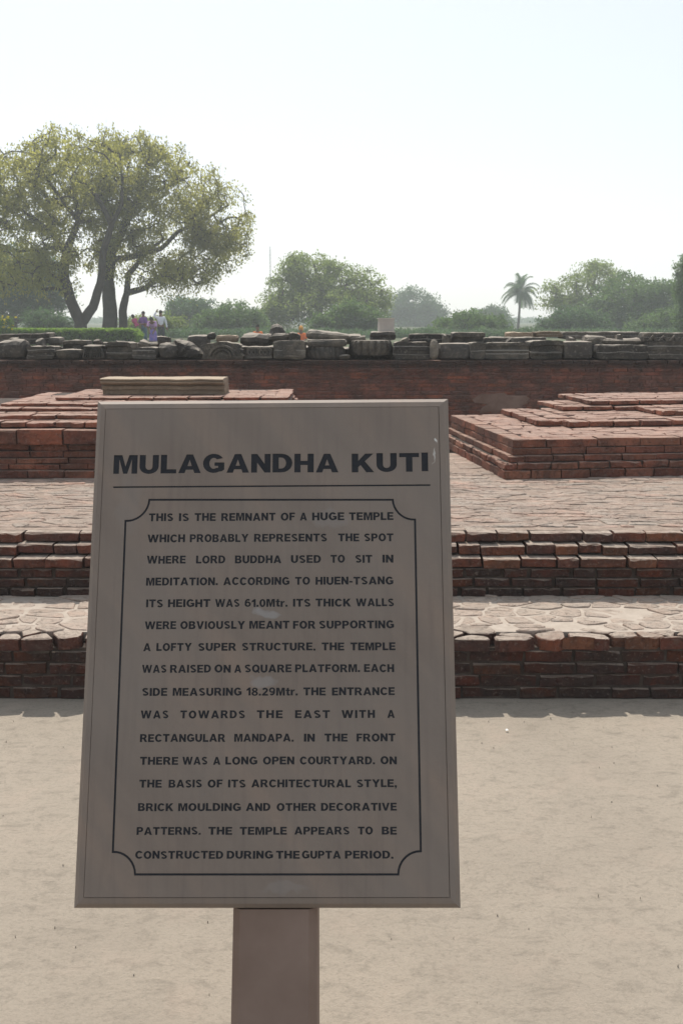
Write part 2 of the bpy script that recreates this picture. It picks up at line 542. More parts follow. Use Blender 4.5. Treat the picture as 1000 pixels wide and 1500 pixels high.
class Lay:
    """collects pieces for one parent; the 300 largest in view become parts, the rest one joined part"""

    def __init__(s, parent, limit=300, rest='rest_of_brickwork'):
        s.p = parent
        s.items = []
        s.limit = limit
        s.rest = rest
        s.r = random.Random(hash(parent.name) % 1 + len(parent.name) * 31)

    def add(s, name, mat, Mx, var=None, wear=.004, geo=None, size=.2):
        s.items.append(dict(name=name, mat=mat, M=Mx, var=var, wear=wear, geo=geo, size=size))

    def course(s, A, B, z0, h, mat='brick', depth=.11, lens=(.16, .25), jit=.006, wear=.004, gap=.012, vgap=.009, zj=.002, off=0.0, name='brick', tilt=.012, drop=0.0):
        A = Vector((A[0], A[1], 0)); B = Vector((B[0], B[1], 0))
        d = (B - A); Lt = d.length; d.normalize()
        nrm = Vector((d.y, -d.x, 0))
        ang = math.atan2(d.y, d.x)
        t = -s.r.uniform(0, .12)
        while t < Lt:
            L = s.r.uniform(*lens)
            a = max(t, 0); b = min(t + L, Lt)
            t += L
            if b - a < .035 or s.r.random() < drop:
                continue
            hh = (h - vgap) * s.r.uniform(.94, 1.04)
            c = A + d * ((a + b) / 2) - nrm * (depth / 2 + s.r.uniform(-1, 1) * jit + off)
            c.z = z0 + (h - vgap) / 2 + vgap * .5 + s.r.uniform(-1, 1) * zj
            S = Matrix.Diagonal(((b - a - gap * s.r.uniform(.6, 1.3)) / .22, depth / .11, hh / .05, 1))
            Mx = Matrix.Translation(c) @ Matrix.Rotation(ang + s.r.uniform(-1, 1) * tilt, 4, 'Z') @ Matrix.Rotation(s.r.uniform(-1, 1) * tilt, 4, 'Y') @ Matrix.Rotation(s.r.uniform(-1, 1) * tilt, 4, 'X') @ S
            s.add(name, mat, Mx, var=s.r.randrange(BOX_N), wear=wear, size=b - a)

    def cells(s, region, z, thick, mat, step, *_, jitter=.3, gap=.012, name='paving_brick', keep=None, bond=True, zj=.004, frame=None, dome=.003, tilt=.01, split=0.0, edge_mat=None):
        """irregular flat stones: cells of a jittered bond, each a bevelled slab"""
        x0, x1, y0, y1 = region
        sx, sy = step
        pts = []
        nrow = max(1, round((y1 - y0) / sy)); sy = (y1 - y0) / nrow
        j = -1
        while j <= nrow:
            offx = (.5 * sx if bond and j % 2 else 0) + s.r.uniform(-.15, .15) * sx
            x = x0 - sx + offx
            while x < x1 + sx:
                pts.append((x + s.r.uniform(-1, 1) * jitter * sx, y0 + (j + .5) * sy + s.r.uniform(-1, 1) * jitter * sy * .8))
                if s.r.random() < split:
                    pts.append((x + s.r.uniform(-.5, .5) * sx, y0 + (j + .5) * sy + s.r.uniform(-.5, .5) * sy))
                x += sx
            j += 1
        P = np.array(pts)
        for i, c in enumerate(pts):
            if not (x0 - .3 * sx < c[0] < x1 + .3 * sx and y0 - .3 * sy < c[1] < y1 + .3 * sy):
                continue
            if keep and not keep(c[0], c[1]):
                continue
            # distances measured in the bond's own proportions, so cells stay brick-like
            D = P - P[i]
            near = np.nonzero((np.abs(D[:, 0]) < 2.6 * sx) & (np.abs(D[:, 1]) < 2.6 * sy))[0]
            poly = [(x0, y0), (x1, y0), (x1, y1), (x0, y1)]
            for k in near:
                if k == i:
                    continue
                q = pts[k]
                nx, ny = (q[0] - c[0]) / sx ** 2, (q[1] - c[1]) / sy ** 2
                mx, my = (q[0] + c[0]) / 2, (q[1] + c[1]) / 2
                new = []
                for a in range(len(poly)):
                    p1, p2 = poly[a], poly[(a + 1) % len(poly)]
                    d1 = (p1[0] - mx) * nx + (p1[1] - my) * ny
                    d2 = (p2[0] - mx) * nx + (p2[1] - my) * ny
                    if d1 <= 0:
                        new.append(p1)
                    if d1 * d2 < 0:
                        t = d1 / (d1 - d2)
                        new.append((p1[0] + (p2[0] - p1[0]) * t, p1[1] + (p2[1] - p1[1]) * t))
                poly = new
                if len(poly) < 3:
                    break
            if len(poly) < 3:
                continue
            # drop slivers, then inset
            pl = []
            for a in poly:
                if not pl or math.hypot(a[0] - pl[-1][0], a[1] - pl[-1][1]) > min(sx, sy) * .12:
                    pl.append(a)
            if len(pl) < 3:
                continue
            cx = sum(a[0] for a in pl) / len(pl); cy = sum(a[1] for a in pl) / len(pl)
            w = max(a[0] for a in pl) - min(a[0] for a in pl); hgt = max(a[1] for a in pl) - min(a[1] for a in pl)
            if w < .03 or hgt < .02:
                continue
            kx = max(.3, 1 - gap / w * s.r.uniform(.6, 1.9)); ky = max(.3, 1 - gap / hgt * s.r.uniform(.6, 1.7))
            bv = .0035
            # cut the corners for a worn outline
            out = []
            n = len(pl)
            for a in range(n):
                p0, p1, p2 = pl[a - 1], pl[a], pl[(a + 1) % n]
                tcut = s.r.uniform(.08, .2)
                out.append((p1[0] + (p0[0] - p1[0]) * tcut, p1[1] + (p0[1] - p1[1]) * tcut))
                out.append((p1[0] + (p2[0] - p1[0]) * tcut, p1[1] + (p2[1] - p1[1]) * tcut))
            rel = [((a[0] - cx) * kx, (a[1] - cy) * ky) for a in out]
            v, f = [], []
            n = len(rel)
            z_top = thick / 2
            for zz, kk in ((-thick / 2, 1.0), (z_top - bv, 1.0), (z_top, 1 - 2 * bv / max(.02, min(w, hgt)))):
                for a in rel:
                    v.append(Vector((a[0] * kk, a[1] * kk, zz + (s.r.uniform(-1, 1) * .0012 if zz > 0 else 0))))
            v.append(Vector((s.r.uniform(-.2, .2) * w * .3, 0, z_top + dome * s.r.uniform(-.3, 1))))
            for ring in range(2):
                for a in range(n):
                    b = (a + 1) % n
                    f.append((ring * n + a, ring * n + b, (ring + 1) * n + b, (ring + 1) * n + a))
            for a in range(n):
                f.append((2 * n + a, 2 * n + (a + 1) % n, 3 * n))
            Mx = Matrix.Translation((cx, cy, z - thick / 2 + s.r.uniform(-1, .6) * zj)) @ Matrix.Rotation(s.r.uniform(-1, 1) * tilt, 4, 'X') @ Matrix.Rotation(s.r.uniform(-1, 1) * tilt, 4, 'Y')
            if frame is not None:
                Mx = frame @ Mx
            on_edge = edge_mat and min(a[1] for a in pl) < y0 + .075
            if on_edge:      # the outer edge is broken back unevenly
                rag = s.r.uniform(-.010, .010)
                v = [Vector((q.x, q.y + (rag + s.r.uniform(-.004, .004) if q.y < -hgt * .3 else 0), q.z)) for q in v]
            s.add(name, edge_mat if on_edge else mat, Mx, geo=(v, f), size=math.sqrt(w * hgt))

    def finish(s):
        pm = s.p.matrix_basis.inverted()
        for it in s.items:
            P = it['M'].translation
            x, y, d = proj(P)
            sc_ = it['size'] * FPX / d
            if not (-30 < x < 1030 and 0 < y < 1520):
                sc_ *= .01
            elif SIGN_Q[0] + 25 < x < SIGN_Q[1] - 25 and y > SIGN_Q[2]:
                sc_ *= .1
            it['s'] = sc_
        s.items.sort(key=lambda i: -i['s'])
        for it in s.items[:s.limit]:
            if it['geo'] is None:
                me = brick_mesh(it['var'], it['mat'], it['wear'])
            else:
                me = mesh_from(it['name'], it['geo'][0], it['geo'][1], M[it['mat']])
            o = bpy.data.objects.new(it['name'], me)
            col.objects.link(o)
            o.parent = s.p
            o.matrix_local = pm @ it['M']
        rest = s.items[s.limit:]
        if rest:
            mats = sorted({i['mat'] for i in rest})
            V, Fc, mi, tint = [], [], [], []
            for it in rest:
                v, f = it['geo'] if it['geo'] else brick_geo(it['var'], it['wear'])
                Mx = pm @ it['M']
                b = len(V)
                V.extend(Mx @ q for q in v)
                Fc.extend(tuple(b + k for k in q) for q in f)
                mi.extend([mats.index(it['mat'])] * len(f))
                t = s.r.random()
                tint.extend([t] * len(v))
            me = mesh_from(s.rest, V, Fc)
            for mm in mats:
                me.materials.append(M[mm])
            me.polygons.foreach_set('material_index', mi)
            at = me.attributes.new('tint', 'FLOAT', 'POINT')
            at.data.foreach_set('value', tint)
            o = bpy.data.objects.new(s.rest, me)
            link(o, s.p)
            tag(o, kind='stuff')


def core(parent, name, mat, x0, x1, y0, y1, z0, z1, frame=None):
    """the mortar mass behind the brick faces, with a rough surface"""
    nx = max(1, int((x1 - x0) / .12)); nz = max(1, int((z1 - z0) / .05)); ny = max(1, int((y1 - y0) / .15))
    bm = bmesh.new()
    v, f = box_vf(x0, x1, y0, y1, z0, z1)
    bv = [bm.verts.new(q) for q in v]
    for q in f:
        bm.faces.new([bv[k] for k in q])
    me = bpy.data.meshes.new(name)
    bm.to_mesh(me); bm.free()
    me.materials.append(M[mat])
    o = bpy.data.objects.new(name, me)
    link(o, parent)
    Mx = parent.matrix_basis.inverted() @ (frame if frame is not None else Matrix.Identity(4))
    o.matrix_local = Mx
    return o


# ------------------------------------------------------------------ low front wall with stone capping
XL, XR = -3.6, 3.6
low = empty('low_wall', (0, 3.91, 0), 'low brick wall with a pale stone capping, nearest the sign at the edge of the dirt', 'wall')
L = Lay(low, 300)
for i in range(4):
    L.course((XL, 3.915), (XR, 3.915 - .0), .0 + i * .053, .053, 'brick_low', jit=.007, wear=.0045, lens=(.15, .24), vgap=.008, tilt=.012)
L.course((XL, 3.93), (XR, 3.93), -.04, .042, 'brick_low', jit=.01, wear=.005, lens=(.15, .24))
core(low, 'mortar_core', 'mortar', XL, XR, 3.924, 4.62, -.05, .222)
M['cap_front'] = brick_mat('worn_edge_brick', [(.16, .058, .036), (.12, .046, .034), (.19, .072, .04), (.10, .05, .04), (.21, .095, .048), (.08, .038, .03)], dirt_amt=.6, dust=(.43, .365, .305), dust_amt=.95)
L.cells((XL, XR, 3.900, 4.56), .268, .050, 'cap', (.155, .108), jitter=.48, gap=.015, name='capping_stone', bond=True, zj=.006, split=.5, dome=.006, tilt=.03, edge_mat='cap_front')
core(low, 'mortar_bed', 'mortar_pale', XL, XR, 4.005, 4.60, .2225, .2635)
L.finish()

# ------------------------------------------------------------------ stepped platform
plat = empty('stepped_platform', (0, 4.53, 0), 'broad brick platform with stepped front edge and worn paving behind the low wall', 'platform')
L = Lay(plat, 300, 'rest_of_paving')
for i in range(3):
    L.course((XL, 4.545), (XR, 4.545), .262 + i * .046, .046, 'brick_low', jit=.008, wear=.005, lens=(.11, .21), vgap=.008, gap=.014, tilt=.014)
L.course((XL, 4.540), (XR, 4.540), .401, .049, 'cap_front', jit=.012, wear=.005, lens=(.09, .24), depth=.13, gap=.008, vgap=.005, tilt=.014, zj=.003)
L.course((XL, 4.602), (XR, 4.602), .451, .050, 'cap_front', jit=.012, wear=.005, lens=(.10, .25), depth=.13, gap=.008, vgap=.006, tilt=.022, zj=.005)
L.course((XL, 4.655), (XR, 4.655), .502, .049, 'cap_front', jit=.009, wear=.005, lens=(.12, .27), depth=.13, gap=.008, vgap=.005, tilt=.010, zj=.002)
core(plat, 'mortar_core', 'mortar', XL, XR, 4.560, 7.6, .2, .40)
core(plat, 'mortar_core', 'mortar', XL, XR, 4.70, 7.6, .40, .50)
core(plat, 'mortar_bed', 'mortar_mid', XL, XR, 4.72, 7.55, .5003, .5485)
L.cells((XL, XR, 4.775, 6.62), .552, .03, 'paver', (.165, .068), jitter=.42, gap=.005, name='paving_brick', zj=.005, split=.3, tilt=.028, dome=.005)
L.cells((XL, XR, 6.62, 7.5), .550, .03, 'paver', (.20, .105), jitter=.3, gap=.008, name='paving_brick', keep=lambda x, y: -.3 < x < 1.3, zj=.006, tilt=.025)
L.finish()

# ------------------------------------------------------------------ right brick pedestal (turned about 8 degrees)
C0 = PZ(738, 703, .549)
rightp = empty('brick_pedestal', (C0.x, C0.y, .549), 'stepped red brick pedestal with sharp moulded corner, right of the sign', 'ruin')
th = math.atan2(PZ(1000, 697.5, .549).y - C0.y, PZ(1000, 697.5, .549).x - C0.x)
FR = Matrix.Translation((C0.x, C0.y, 0)) @ Matrix.Rotation(th, 4, 'Z')


def W(u, v):
    p = FR @ Vector((u, v, 0))
    return (p.x, p.y)


def UV(px, py, z):
    return FR.inverted() @ PZ(px, py, z)


L = Lay(rightp, 300)
VB = 1.75
UE = 3.2


def ring(L, u0, v0, z0, h, mat='brick', u1=UE, v1=VB, **kw):
    L.course(W(u0, v0), W(u1, v0), z0, h, mat, **kw)
    L.course(W(u0, v1), W(u0, v0 + .005), z0, h, mat, **kw)


ring(L, 0, 0, .549, .058, 'brick', jit=.002, lens=(.17, .26), vgap=.005, gap=.006, wear=.003)
ring(L, .003, .003, .607, .047, 'brick', jit=.002, lens=(.17, .26), vgap=.004, gap=.006, wear=.010)
ring(L, .038, .038, .654, .042, 'brick', jit=.004, lens=(.17, .26), vgap=.004, gap=.006, wear=.0035)
ring(L, .072, .072, .696, .046, 'brick', jit=.003, lens=(.2, .3), vgap=.004, gap=.005, wear=.0025)
ring(L, .072, .072, .742, .055, 'brick', jit=.003, lens=(.24, .36), vgap=.003, gap=.005, wear=.003)
core(rightp, 'mortar_core', 'mortar', .018, UE, .018, VB + .05, .5, .653, FR)
core(rightp, 'mortar_core', 'mortar', .09, UE, .09, VB + .05, .653, .785, FR)
L.cells((.185, UE, .185, VB), .798, .03, 'top_brick', (.22, .12), jitter=.16, gap=.008, name='top_brick', frame=FR, zj=.003)


def upper(L, parent, p, zt, h, u1, v1, lens=(.16, .27), wear=.006, skew=0.0, Wf=None, FRm=None):
    """one worn upper course: a rectangle with its front-left corner at p"""
    u0, v0 = p
    L.course(Wf(u0, v0), Wf(u1, v0 + skew), zt - h, h, 'cap_top', jit=.016, wear=wear, lens=lens, depth=.14, gap=.012, zj=.003, tilt=.025)
    L.course(Wf(u0, v1), Wf(u0, v0 + .01), zt - h, h, 'cap_top', jit=.010, wear=wear, lens=lens, depth=.12, gap=.012, zj=.003, tilt=.02)
    core(parent, 'mortar_core', 'mortar', u0 + .03, u1, v0 + .04, v1, zt - h + .0005, zt - .012, FRm)
    L.cells((u0 + .13, u1, v0 + .16, v1), zt, .026, 'top_brick', (.21, .115), jitter=.3, gap=.010, name='top_brick', frame=FRm, zj=.003, tilt=.015)


M['cap_top'] = brick_mat('worn_red_edge_brick', [(.26, .095, .06), (.2, .075, .05), (.3, .12, .075), (.17, .075, .055), (.24, .1, .06)], dirt_amt=.5, dust=(.42, .31, .255), dust_amt=.8)
a = UV(832, 617, .845); a2 = UV(787, 615, .845); b = UV(822, 595, .885); c = UV(866, 586.5, .925); b2 = UV(970, 602, .885)
upper(L, rightp, (a.x, a.y), .845, .046, UE, VB, Wf=W, FRm=FR)
L.course(W(a2.x, a2.y), W(a.x - .005, a2.y), .799, .046, 'cap_top', jit=.01, wear=.005, depth=.13, gap=.01)
L.course(W(a2.x, VB), W(a2.x, a2.y), .799, .046, 'cap_top', jit=.01, wear=.005, depth=.12, gap=.01)
core(rightp, 'mortar_core', 'mortar', a2.x + .03, a.x - .001, a2.y + .04, VB, .799, .831, FR)
L.cells((a2.x + .12, a.x + .1, a2.y + .14, VB), .845, .026, 'top_brick', (.21, .115), jitter=.3, gap=.010, name='top_brick', frame=FR, zj=.003)
upper(L, rightp, (b.x, b.y), .885, .040, UE, VB + .3, Wf=W, FRm=FR)
upper(L, rightp, (b2.x, b2.y), .8865, .040, UE, b.y + .02, Wf=W, FRm=FR)
upper(L, rightp, (c.x, c.y), .925, .040, UE, VB + .5, Wf=W, FRm=FR)
core(rightp, 'mortar_core', 'mortar', b.x + .1, UE, VB + .051, VB + .50, .1, .84, FR)
L.finish()

# ------------------------------------------------------------------ left brick pedestal
leftp = empty('brick_pedestal', (-1.5, 6.3, .549), 'stepped red brick pedestal on the left, carrying the moulded tan slab', 'ruin')
LX0, LX1 = -4.2, -.30
L = Lay(leftp, 300)
IDW = lambda x, y: (x, y)


def ring2(y0, z0, h, mat='brick', x1=LX1, **kw):
    L.course((LX0, y0), (x1, y0), z0, h, mat, **kw)
    L.course((x1, y0 + .005), (x1, 8.1), z0, h, mat, **kw)


ring2(6.30, .549, .052, jit=.004, lens=(.18, .3), vgap=.005, gap=.006, wear=.0035)
ring2(6.335, .601, .038, jit=.003, lens=(.16, .26), vgap=.004, gap=.005, wear=.003, x1=LX1 - .03)
ring2(6.335, .639, .038, jit=.003, lens=(.16, .26), vgap=.004, gap=.005, wear=.003, x1=LX1 - .03)
ring2(6.345, .677, .042, jit=.003, lens=(.16, .26), vgap=.004, gap=.005, wear=.003, x1=LX1 - .04)
ring2(6.362, .719, .046, jit=.003, lens=(.18, .3), vgap=.003, gap=.005, wear=.009, x1=LX1 - .06)
ring2(6.31, .765, .098, jit=.004, lens=(.26, .42), vgap=.004, gap=.005, wear=.004, x1=LX1)
core(leftp, 'mortar_core', 'mortar', LX0, LX1 - .05, 6.39, 8.1, .5, .765)
core(leftp, 'mortar_core', 'mortar', LX0, LX1 - .02, 6.34, 8.1, .7652, .852)
xs_ = lambda px, y: (px - 500) / FPX * (y / math.cos(PITCH) * 0.985)


def up2(x0, x1, y0, z0, z1, y1=8.1):
    L.course((x0, y0), (x1, y0), z0, z1 - z0, 'cap_top', jit=.014, wear=.006, lens=(.16, .3), depth=.14, gap=.010, zj=.002, tilt=.018, vgap=.004)
    L.course((x1, y0 + .01), (x1, y1), z0, z1 - z0, 'cap_top', jit=.01, wear=.006, depth=.12, gap=.01)
    L.course((x0, y1), (x0, y0 + .01), z0, z1 - z0, 'cap_top', jit=.01, wear=.006, depth=.12, gap=.01)
    core(leftp, 'mortar_core', 'mortar', x0 + .03, x1 - .03, y0 + .04, y1, z0 + .0005, z1 - .008)
    L.cells((x0 + .13, x1 - .1, y0 + .13, min(y1, y0 + .75)), z1, .022, 'top_brick', (.21, .115), jitter=.3, gap=.008, name='top_brick', zj=.002, tilt=.012)


up2(LX0, -.34, 6.42, .863, .900)
up2(LX0 + .01, -.36, 6.58, .900, .931)
up2(PD(-2, 600, 6.9).x, -.38, 6.82, .931, .955)
up2(PD(4, 595, 7.0).x, -.40, 6.95, .955, .977)
up2(PD(82, 587, 7.2).x, PD(422, 583, 7.2).x, 7.2, .977, 1.001)
L.finish()

# ------------------------------------------------------------------ moulded tan slab on the left pedestal
def profile_block(name, prof, x0, x1, mat, parent=None, seed=0, rough=.003, step=.03, loc=(0, 0, 0), rotz=0.0, ends=0.0, smooth=False):
    """extrude a closed (y, z) profile along x with weathering; ends>0 rounds the profile back at both ends"""
    n = max(2, int((x1 - x0) / step))
    v, f = [], []
    m = len(prof)
    cy = sum(p[0] for p in prof) / m
    cz = sum(p[1] for p in prof) / m
    for i in range(n + 1):
        t = i / n
        x = x0 + (x1 - x0) * t
        e = min(t, 1 - t) * (x1 - x0)
        k = 1.0 if e > ends or ends == 0 else 1 - .12 * (1 - e / ends) ** 2
        for p in prof:
            q = Vector((x, cy + (p[0] - cy) * k, cz + (p[1] - cz) * k))
            d = noise.noise_vector(Vector((x * 6 + seed, q.y * 6, q.z * 6))) * rough + noise.noise_vector(Vector((x * 22 + seed, q.y * 22, q.z * 22))) * rough * .5
            if i in (0, n):
                d.x += noise.noise(Vector((seed, q.y * 14, q.z * 14))) * rough * 3
            v.append(q + d)
    for i in range(n):
        for k in range(m):
            k2 = (k + 1) % m
            f.append((i * m + k, i * m + k2, (i + 1) * m + k2, (i + 1) * m + k))
    v.append(Vector((x0 - rough, cy, cz))); v.append(Vector((x1 + rough, cy, cz)))
    for k in range(m):
        k2 = (k + 1) % m
        f.append((len(v) - 2, k2, k))
        f.append((len(v) - 1, n * m + k, n * m + k2))
    o = obj(name, v, f, mat, parent)
    o.location = loc
    o.rotation_euler.z = rotz
    return o


sl0, sl1 = PD(148, 575, 7.4).x, PD(328, 575, 7.4).x
ht = .118
prof = [(.05, 0), (.05, .034), (.035, .036), (.035, .060), (.052, .063), (.052, .070), (.018, .073), (.006, .080), (0, .089), (.004, .096), (.018, .098), (.018, .102), (.002, .104), (.002, .113), (.012, .117), (.10, .118), (.30, .117), (.33, .105), (.33, .0)]
o = profile_block('stone_slab', prof, sl0, sl1, M['stone_tan'], seed=5, rough=.0035, step=.025, loc=(0, 7.40, 1.003))
tag(o, 'long tan moulded stone slab lying on top of the left brick pedestal', 'stone slab')

# ------------------------------------------------------------------ rear wall
YW = 12.0
rear = empty('brick_wall', (0, YW, 0), 'long tall red brick wall with blackened top courses, carrying the row of carved stones', 'wall')
L = Lay(rear, 300, 'rest_of_brickwork')
h = .0455
nrows = 24
for i in range(nrows):
    z0 = -.02 + i * h
    L.course((-7, YW), (7, YW), z0, h, 'brick_wall', jit=.005, wear=.0035, lens=(.13, .24), vgap=.005, gap=.007, off=-.02 if i >= nrows - 1 else (-.008 if i == nrows - 3 else 0), tilt=.006)
core(rear, 'mortar_core', 'mortar_wall', -7, 7, YW + .012, YW + 1.5, -.05, 1.062) if 'mortar_wall' in M else None
M['mortar_wall'] = plain('rear_wall_mortar', (.15, .085, .065), (.10, .055, .042), 12)
core(rear, 'mortar_core', 'mortar_wall', -7, 7, YW + .014, YW + 1.4, -.05, 1.062)
for k_ in range(4):
    core(rear, 'wall_top_fill', 'stone_dark', -7 + k_ * 3.5, -7 + k_ * 3.5 + 3.49, YW + .42, YW + 1.45, 1.0625, 1.19 + .02 * (k_ % 2))
# a patch of old render left on the brickwork
pv, pf = [], []
pc = PD(732, 590, YW)
npt = 22
for ringk, kk in enumerate((1.0, .8, .0)):
    for i in range(npt if kk else 1):
        t = 2 * math.pi * i / npt
        rr = 1 + .8 * noise.noise(Vector((math.cos(t) * 1.9, math.sin(t) * 1.9, 9)))
        pv.append((pc.x + math.cos(t) * .30 * rr * kk, YW - (.002 if kk == 1 else .007), pc.z + math.sin(t) * .13 * rr * kk))
for i in range(npt):
    j = (i + 1) % npt
    pf.append((i, j, npt + j, npt + i))
    pf.append((npt + i, npt + j, 2 * npt))
o = obj('plaster_patch', pv, pf, plain('stained_render', (.20, .135, .11), (.13, .08, .062), 5), rear)
o.matrix_local = Matrix.Translation((0, -YW, 0))
L.finish()

# ------------------------------------------------------------------ carved stones on the rear wall
ZW = 1.088


def rock(name, w, d, hgt, mat, seed=0, rough=.03, res=.05, sharp=6, taper=0.0, parent=None, top_slope=0.0):
    """worn block: a box grid pushed to a superellipsoid-like rounded form with noise"""
    nx, ny, nz = max(3, int(w / res)), max(3, int(d / res)), max(3, int(hgt / res))
    nx, ny, nz = min(nx, 26), min(ny, 8), min(nz, 10)
    v, f, ix = [], [], {}

    def vert(i, j, k):
        key = (i, j, k)
        if key in ix:
            return ix[key]
        p = Vector((2 * i / nx - 1, 2 * j / ny - 1, 2 * k / nz - 1))
        e = (abs(p.x) ** sharp + abs(p.y) ** sharp + abs(p.z) ** sharp) ** (1 / sharp)
        m = max(abs(p.x), abs(p.y), abs(p.z))
        p = p * (m / e) if e > 0 else p
        tp = 1 - taper * (p.z + 1) / 2
        q = Vector((p.x * w / 2 * tp, p.y * d / 2 * tp, (p.z + 1) * hgt / 2))
        q.z += top_slope * p.x * (p.z + 1) / 2
        nn = noise.noise_vector(Vector((q.x * 5 + seed * 3.7, q.y * 5, q.z * 5))) * rough + noise.noise_vector(Vector((q.x * 16 + seed, q.y * 16, q.z * 16))) * rough * .4
        if k == 0:
            nn.z = 0
        v.append(q + nn)
        ix[key] = len(v) - 1
        return ix[key]
    for i in range(nx):
        for j in range(ny):
            f.append((vert(i, j, 0), vert(i, j + 1, 0), vert(i + 1, j + 1, 0), vert(i + 1, j, 0)))
            f.append((vert(i, j, nz), vert(i + 1, j, nz), vert(i + 1, j + 1, nz), vert(i, j + 1, nz)))
    for i in range(nx):
        for k in range(nz):
            f.append((vert(i, 0, k), vert(i + 1, 0, k), vert(i + 1, 0, k + 1), vert(i, 0, k + 1)))
            f.append((vert(i, ny, k), vert(i, ny, k + 1), vert(i + 1, ny, k + 1), vert(i + 1, ny, k)))
    for j in range(ny):
        for k in range(nz):
            f.append((vert(0, j, k), vert(0, j, k + 1), vert(0, j + 1, k + 1), vert(0, j + 1, k)))
            f.append((vert(nx, j, k), vert(nx, j + 1, k), vert(nx, j + 1, k + 1), vert(nx, j, k + 1)))
    return obj(name, v, f, mat, parent, smooth=False)


def zat(py, Y):
    return PD(500, py, Y).z


GRP = 'carved stones lined up on the rear wall'


def place(o, x0, x1, yb, Y, d, label, cat='carved stone', rot=0.0, group=GRP):
    cx = (PD(x0, yb, Y).x + PD(x1, yb, Y).x) / 2
    o.location = (cx, Y + d / 2, zat(yb, Y) if yb < 519 else ZW)
    o.rotation_euler.z = R(rot)
    tag(o, label, cat, group)
    return o


def stone_rock(x0, x1, yt, yb, label, Y=12.02, d=.34, mat='stone_dark', rough=.022, sharp=7, taper=0.0, slope=0.0, rot=0.0, name='stone_block', cat='stone'):
    w = PD(x1, yb, Y).x - PD(x0, yb, Y).x
    zb = zat(yb, Y) if yb < 519 else ZW
    hh = zat(yt, Y) - zb
    return place(rock(name, w, d, hh, M[mat], seed=x0, rough=rough, sharp=sharp, taper=taper, top_slope=slope), x0, x1, yb, Y, d, label, cat, rot)


def stone_prof(x0, x1, yt, yb, prof, label, Y=12.0, d=.36, mat='stone_mid', rough=.011, rot=0.0, name='moulded_block', parent=None):
    """prof: (depth fraction from the front, height fraction) front outline from bottom to top"""
    w = PD(x1, yb, Y).x - PD(x0, yb, Y).x
    zb = zat(yb, Y) if yb < 519 else ZW
    hh = zat(yt, Y) - zb
    pr = [(-d / 2 + a * d, b * hh) for a, b in prof] + [(d / 2, hh * .98), (d / 2, 0)]
    o = profile_block(name, pr, -w / 2, w / 2, M[mat], seed=x0 * .37, rough=rough, step=.04, ends=.05)
    return place(o, x0, x1, yb, Y, d, label, 'carved stone', rot)


def child_relief(o, name, polys, mat):
    """raised carving: list of (outline [(x,z)...], y front, y back)"""
    v, f = [], []
    for pl, yf, yb_ in polys:
        b = len(v); n = len(pl)
        v += [(p[0], yf, p[1]) for p in pl] + [(p[0] * 1.0, yb_, p[1]) for p in pl]
        f.append(tuple(b + k for k in range(n)))
        for k in range(n):
            k2 = (k + 1) % n
            f.append((b + k2, b + k, b + n + k, b + n + k2))
    return obj(name, v, f, M[mat], o)


P_CAP = [(.1, 0), (.1, .22), (.0, .24), (.0, .34), (.08, .37), (.1, .7), (.0, .76), (.0, 1.0)]
P_BASE = [(0, 0), (0, .3), (.04, .34), (.02, .5), (.1, .56), (.1, .78), (.04, .82), (.04, 1)]
P_FLAT = [(0, 0), (0, .45), (.03, .48), (.03, .92), (.06, 1)]
P_COR = [(.14, 0), (.12, .35), (.06, .55), (0, .62), (0, .95), (.03, 1)]
P_STEP = [(0, 0), (0, .25), (.03, .27), (.03, .5), (.0, .53), (0, .72), (.05, .76), (.04, 1)]

stone_rock(-8, 38, 499, 526, 'dark rounded moulded block at the left end of the row, pale worn top', rough=.03, sharp=4)
stone_prof(40, 80, 507, 526, P_STEP, 'small dark moulded block between the leftmost rounded block and a plain squarish one', mat='stone_dark')
stone_rock(81, 117, 512, 526, 'plain squarish brownish grey block just left of the leaf carved capital', mat='stone_mid', rough=.012, sharp=8)


def lotus_capital(x0, x1, yt, label, n=9, Y=12.0, d=.3, mat='stone_mid', flare=.18):
    w = PD(x1, 525, Y).x - PD(x0, 525, Y).x
    hh = zat(yt, Y) - ZW
    root = empty('lotus_capital')
    b = rock('capital_body', w * .96, d, hh * .84, M[mat], seed=x0, rough=.008, sharp=9, taper=flare, parent=root)
    t = rock('abacus', w * .8, d * .9, hh * .2, M[mat], seed=x0 + 3, rough=.01, sharp=8, parent=root)
    t.location.z = hh * .81
    for k in range(n):
        t_ = (k + .5) / n * 2 - 1
        cx = t_ * w * .42
        v, f = [], []
        lw = w * .84 / n * .46
        m_ = 7
        for i in range(m_):
            s_ = i / (m_ - 1)
            ww = lw * (1 - s_ ** 2.2) + .002
            z = hh * (.12 + .62 * s_)
            xx = cx * (1 - .22 * s_)
            y = -d / 2 * (1 - flare * .8 * s_) - .004
            v += [(xx - ww, y + .012, z), (xx, y - .018, z), (xx + ww, y + .012, z)]
        for i in range(m_ - 1):
            a = i * 3
            f += [(a, a + 1, a + 4, a + 3), (a + 1, a + 2, a + 5, a + 4)]
        obj('carved_leaf', v, f, M['stone_mid'], root)
    cx = (PD(x0, 525, Y).x + PD(x1, 525, Y).x) / 2
    root.location = (cx, Y + d / 2, ZW)
    tag(root, label, 'carved stone', GRP)
    return root


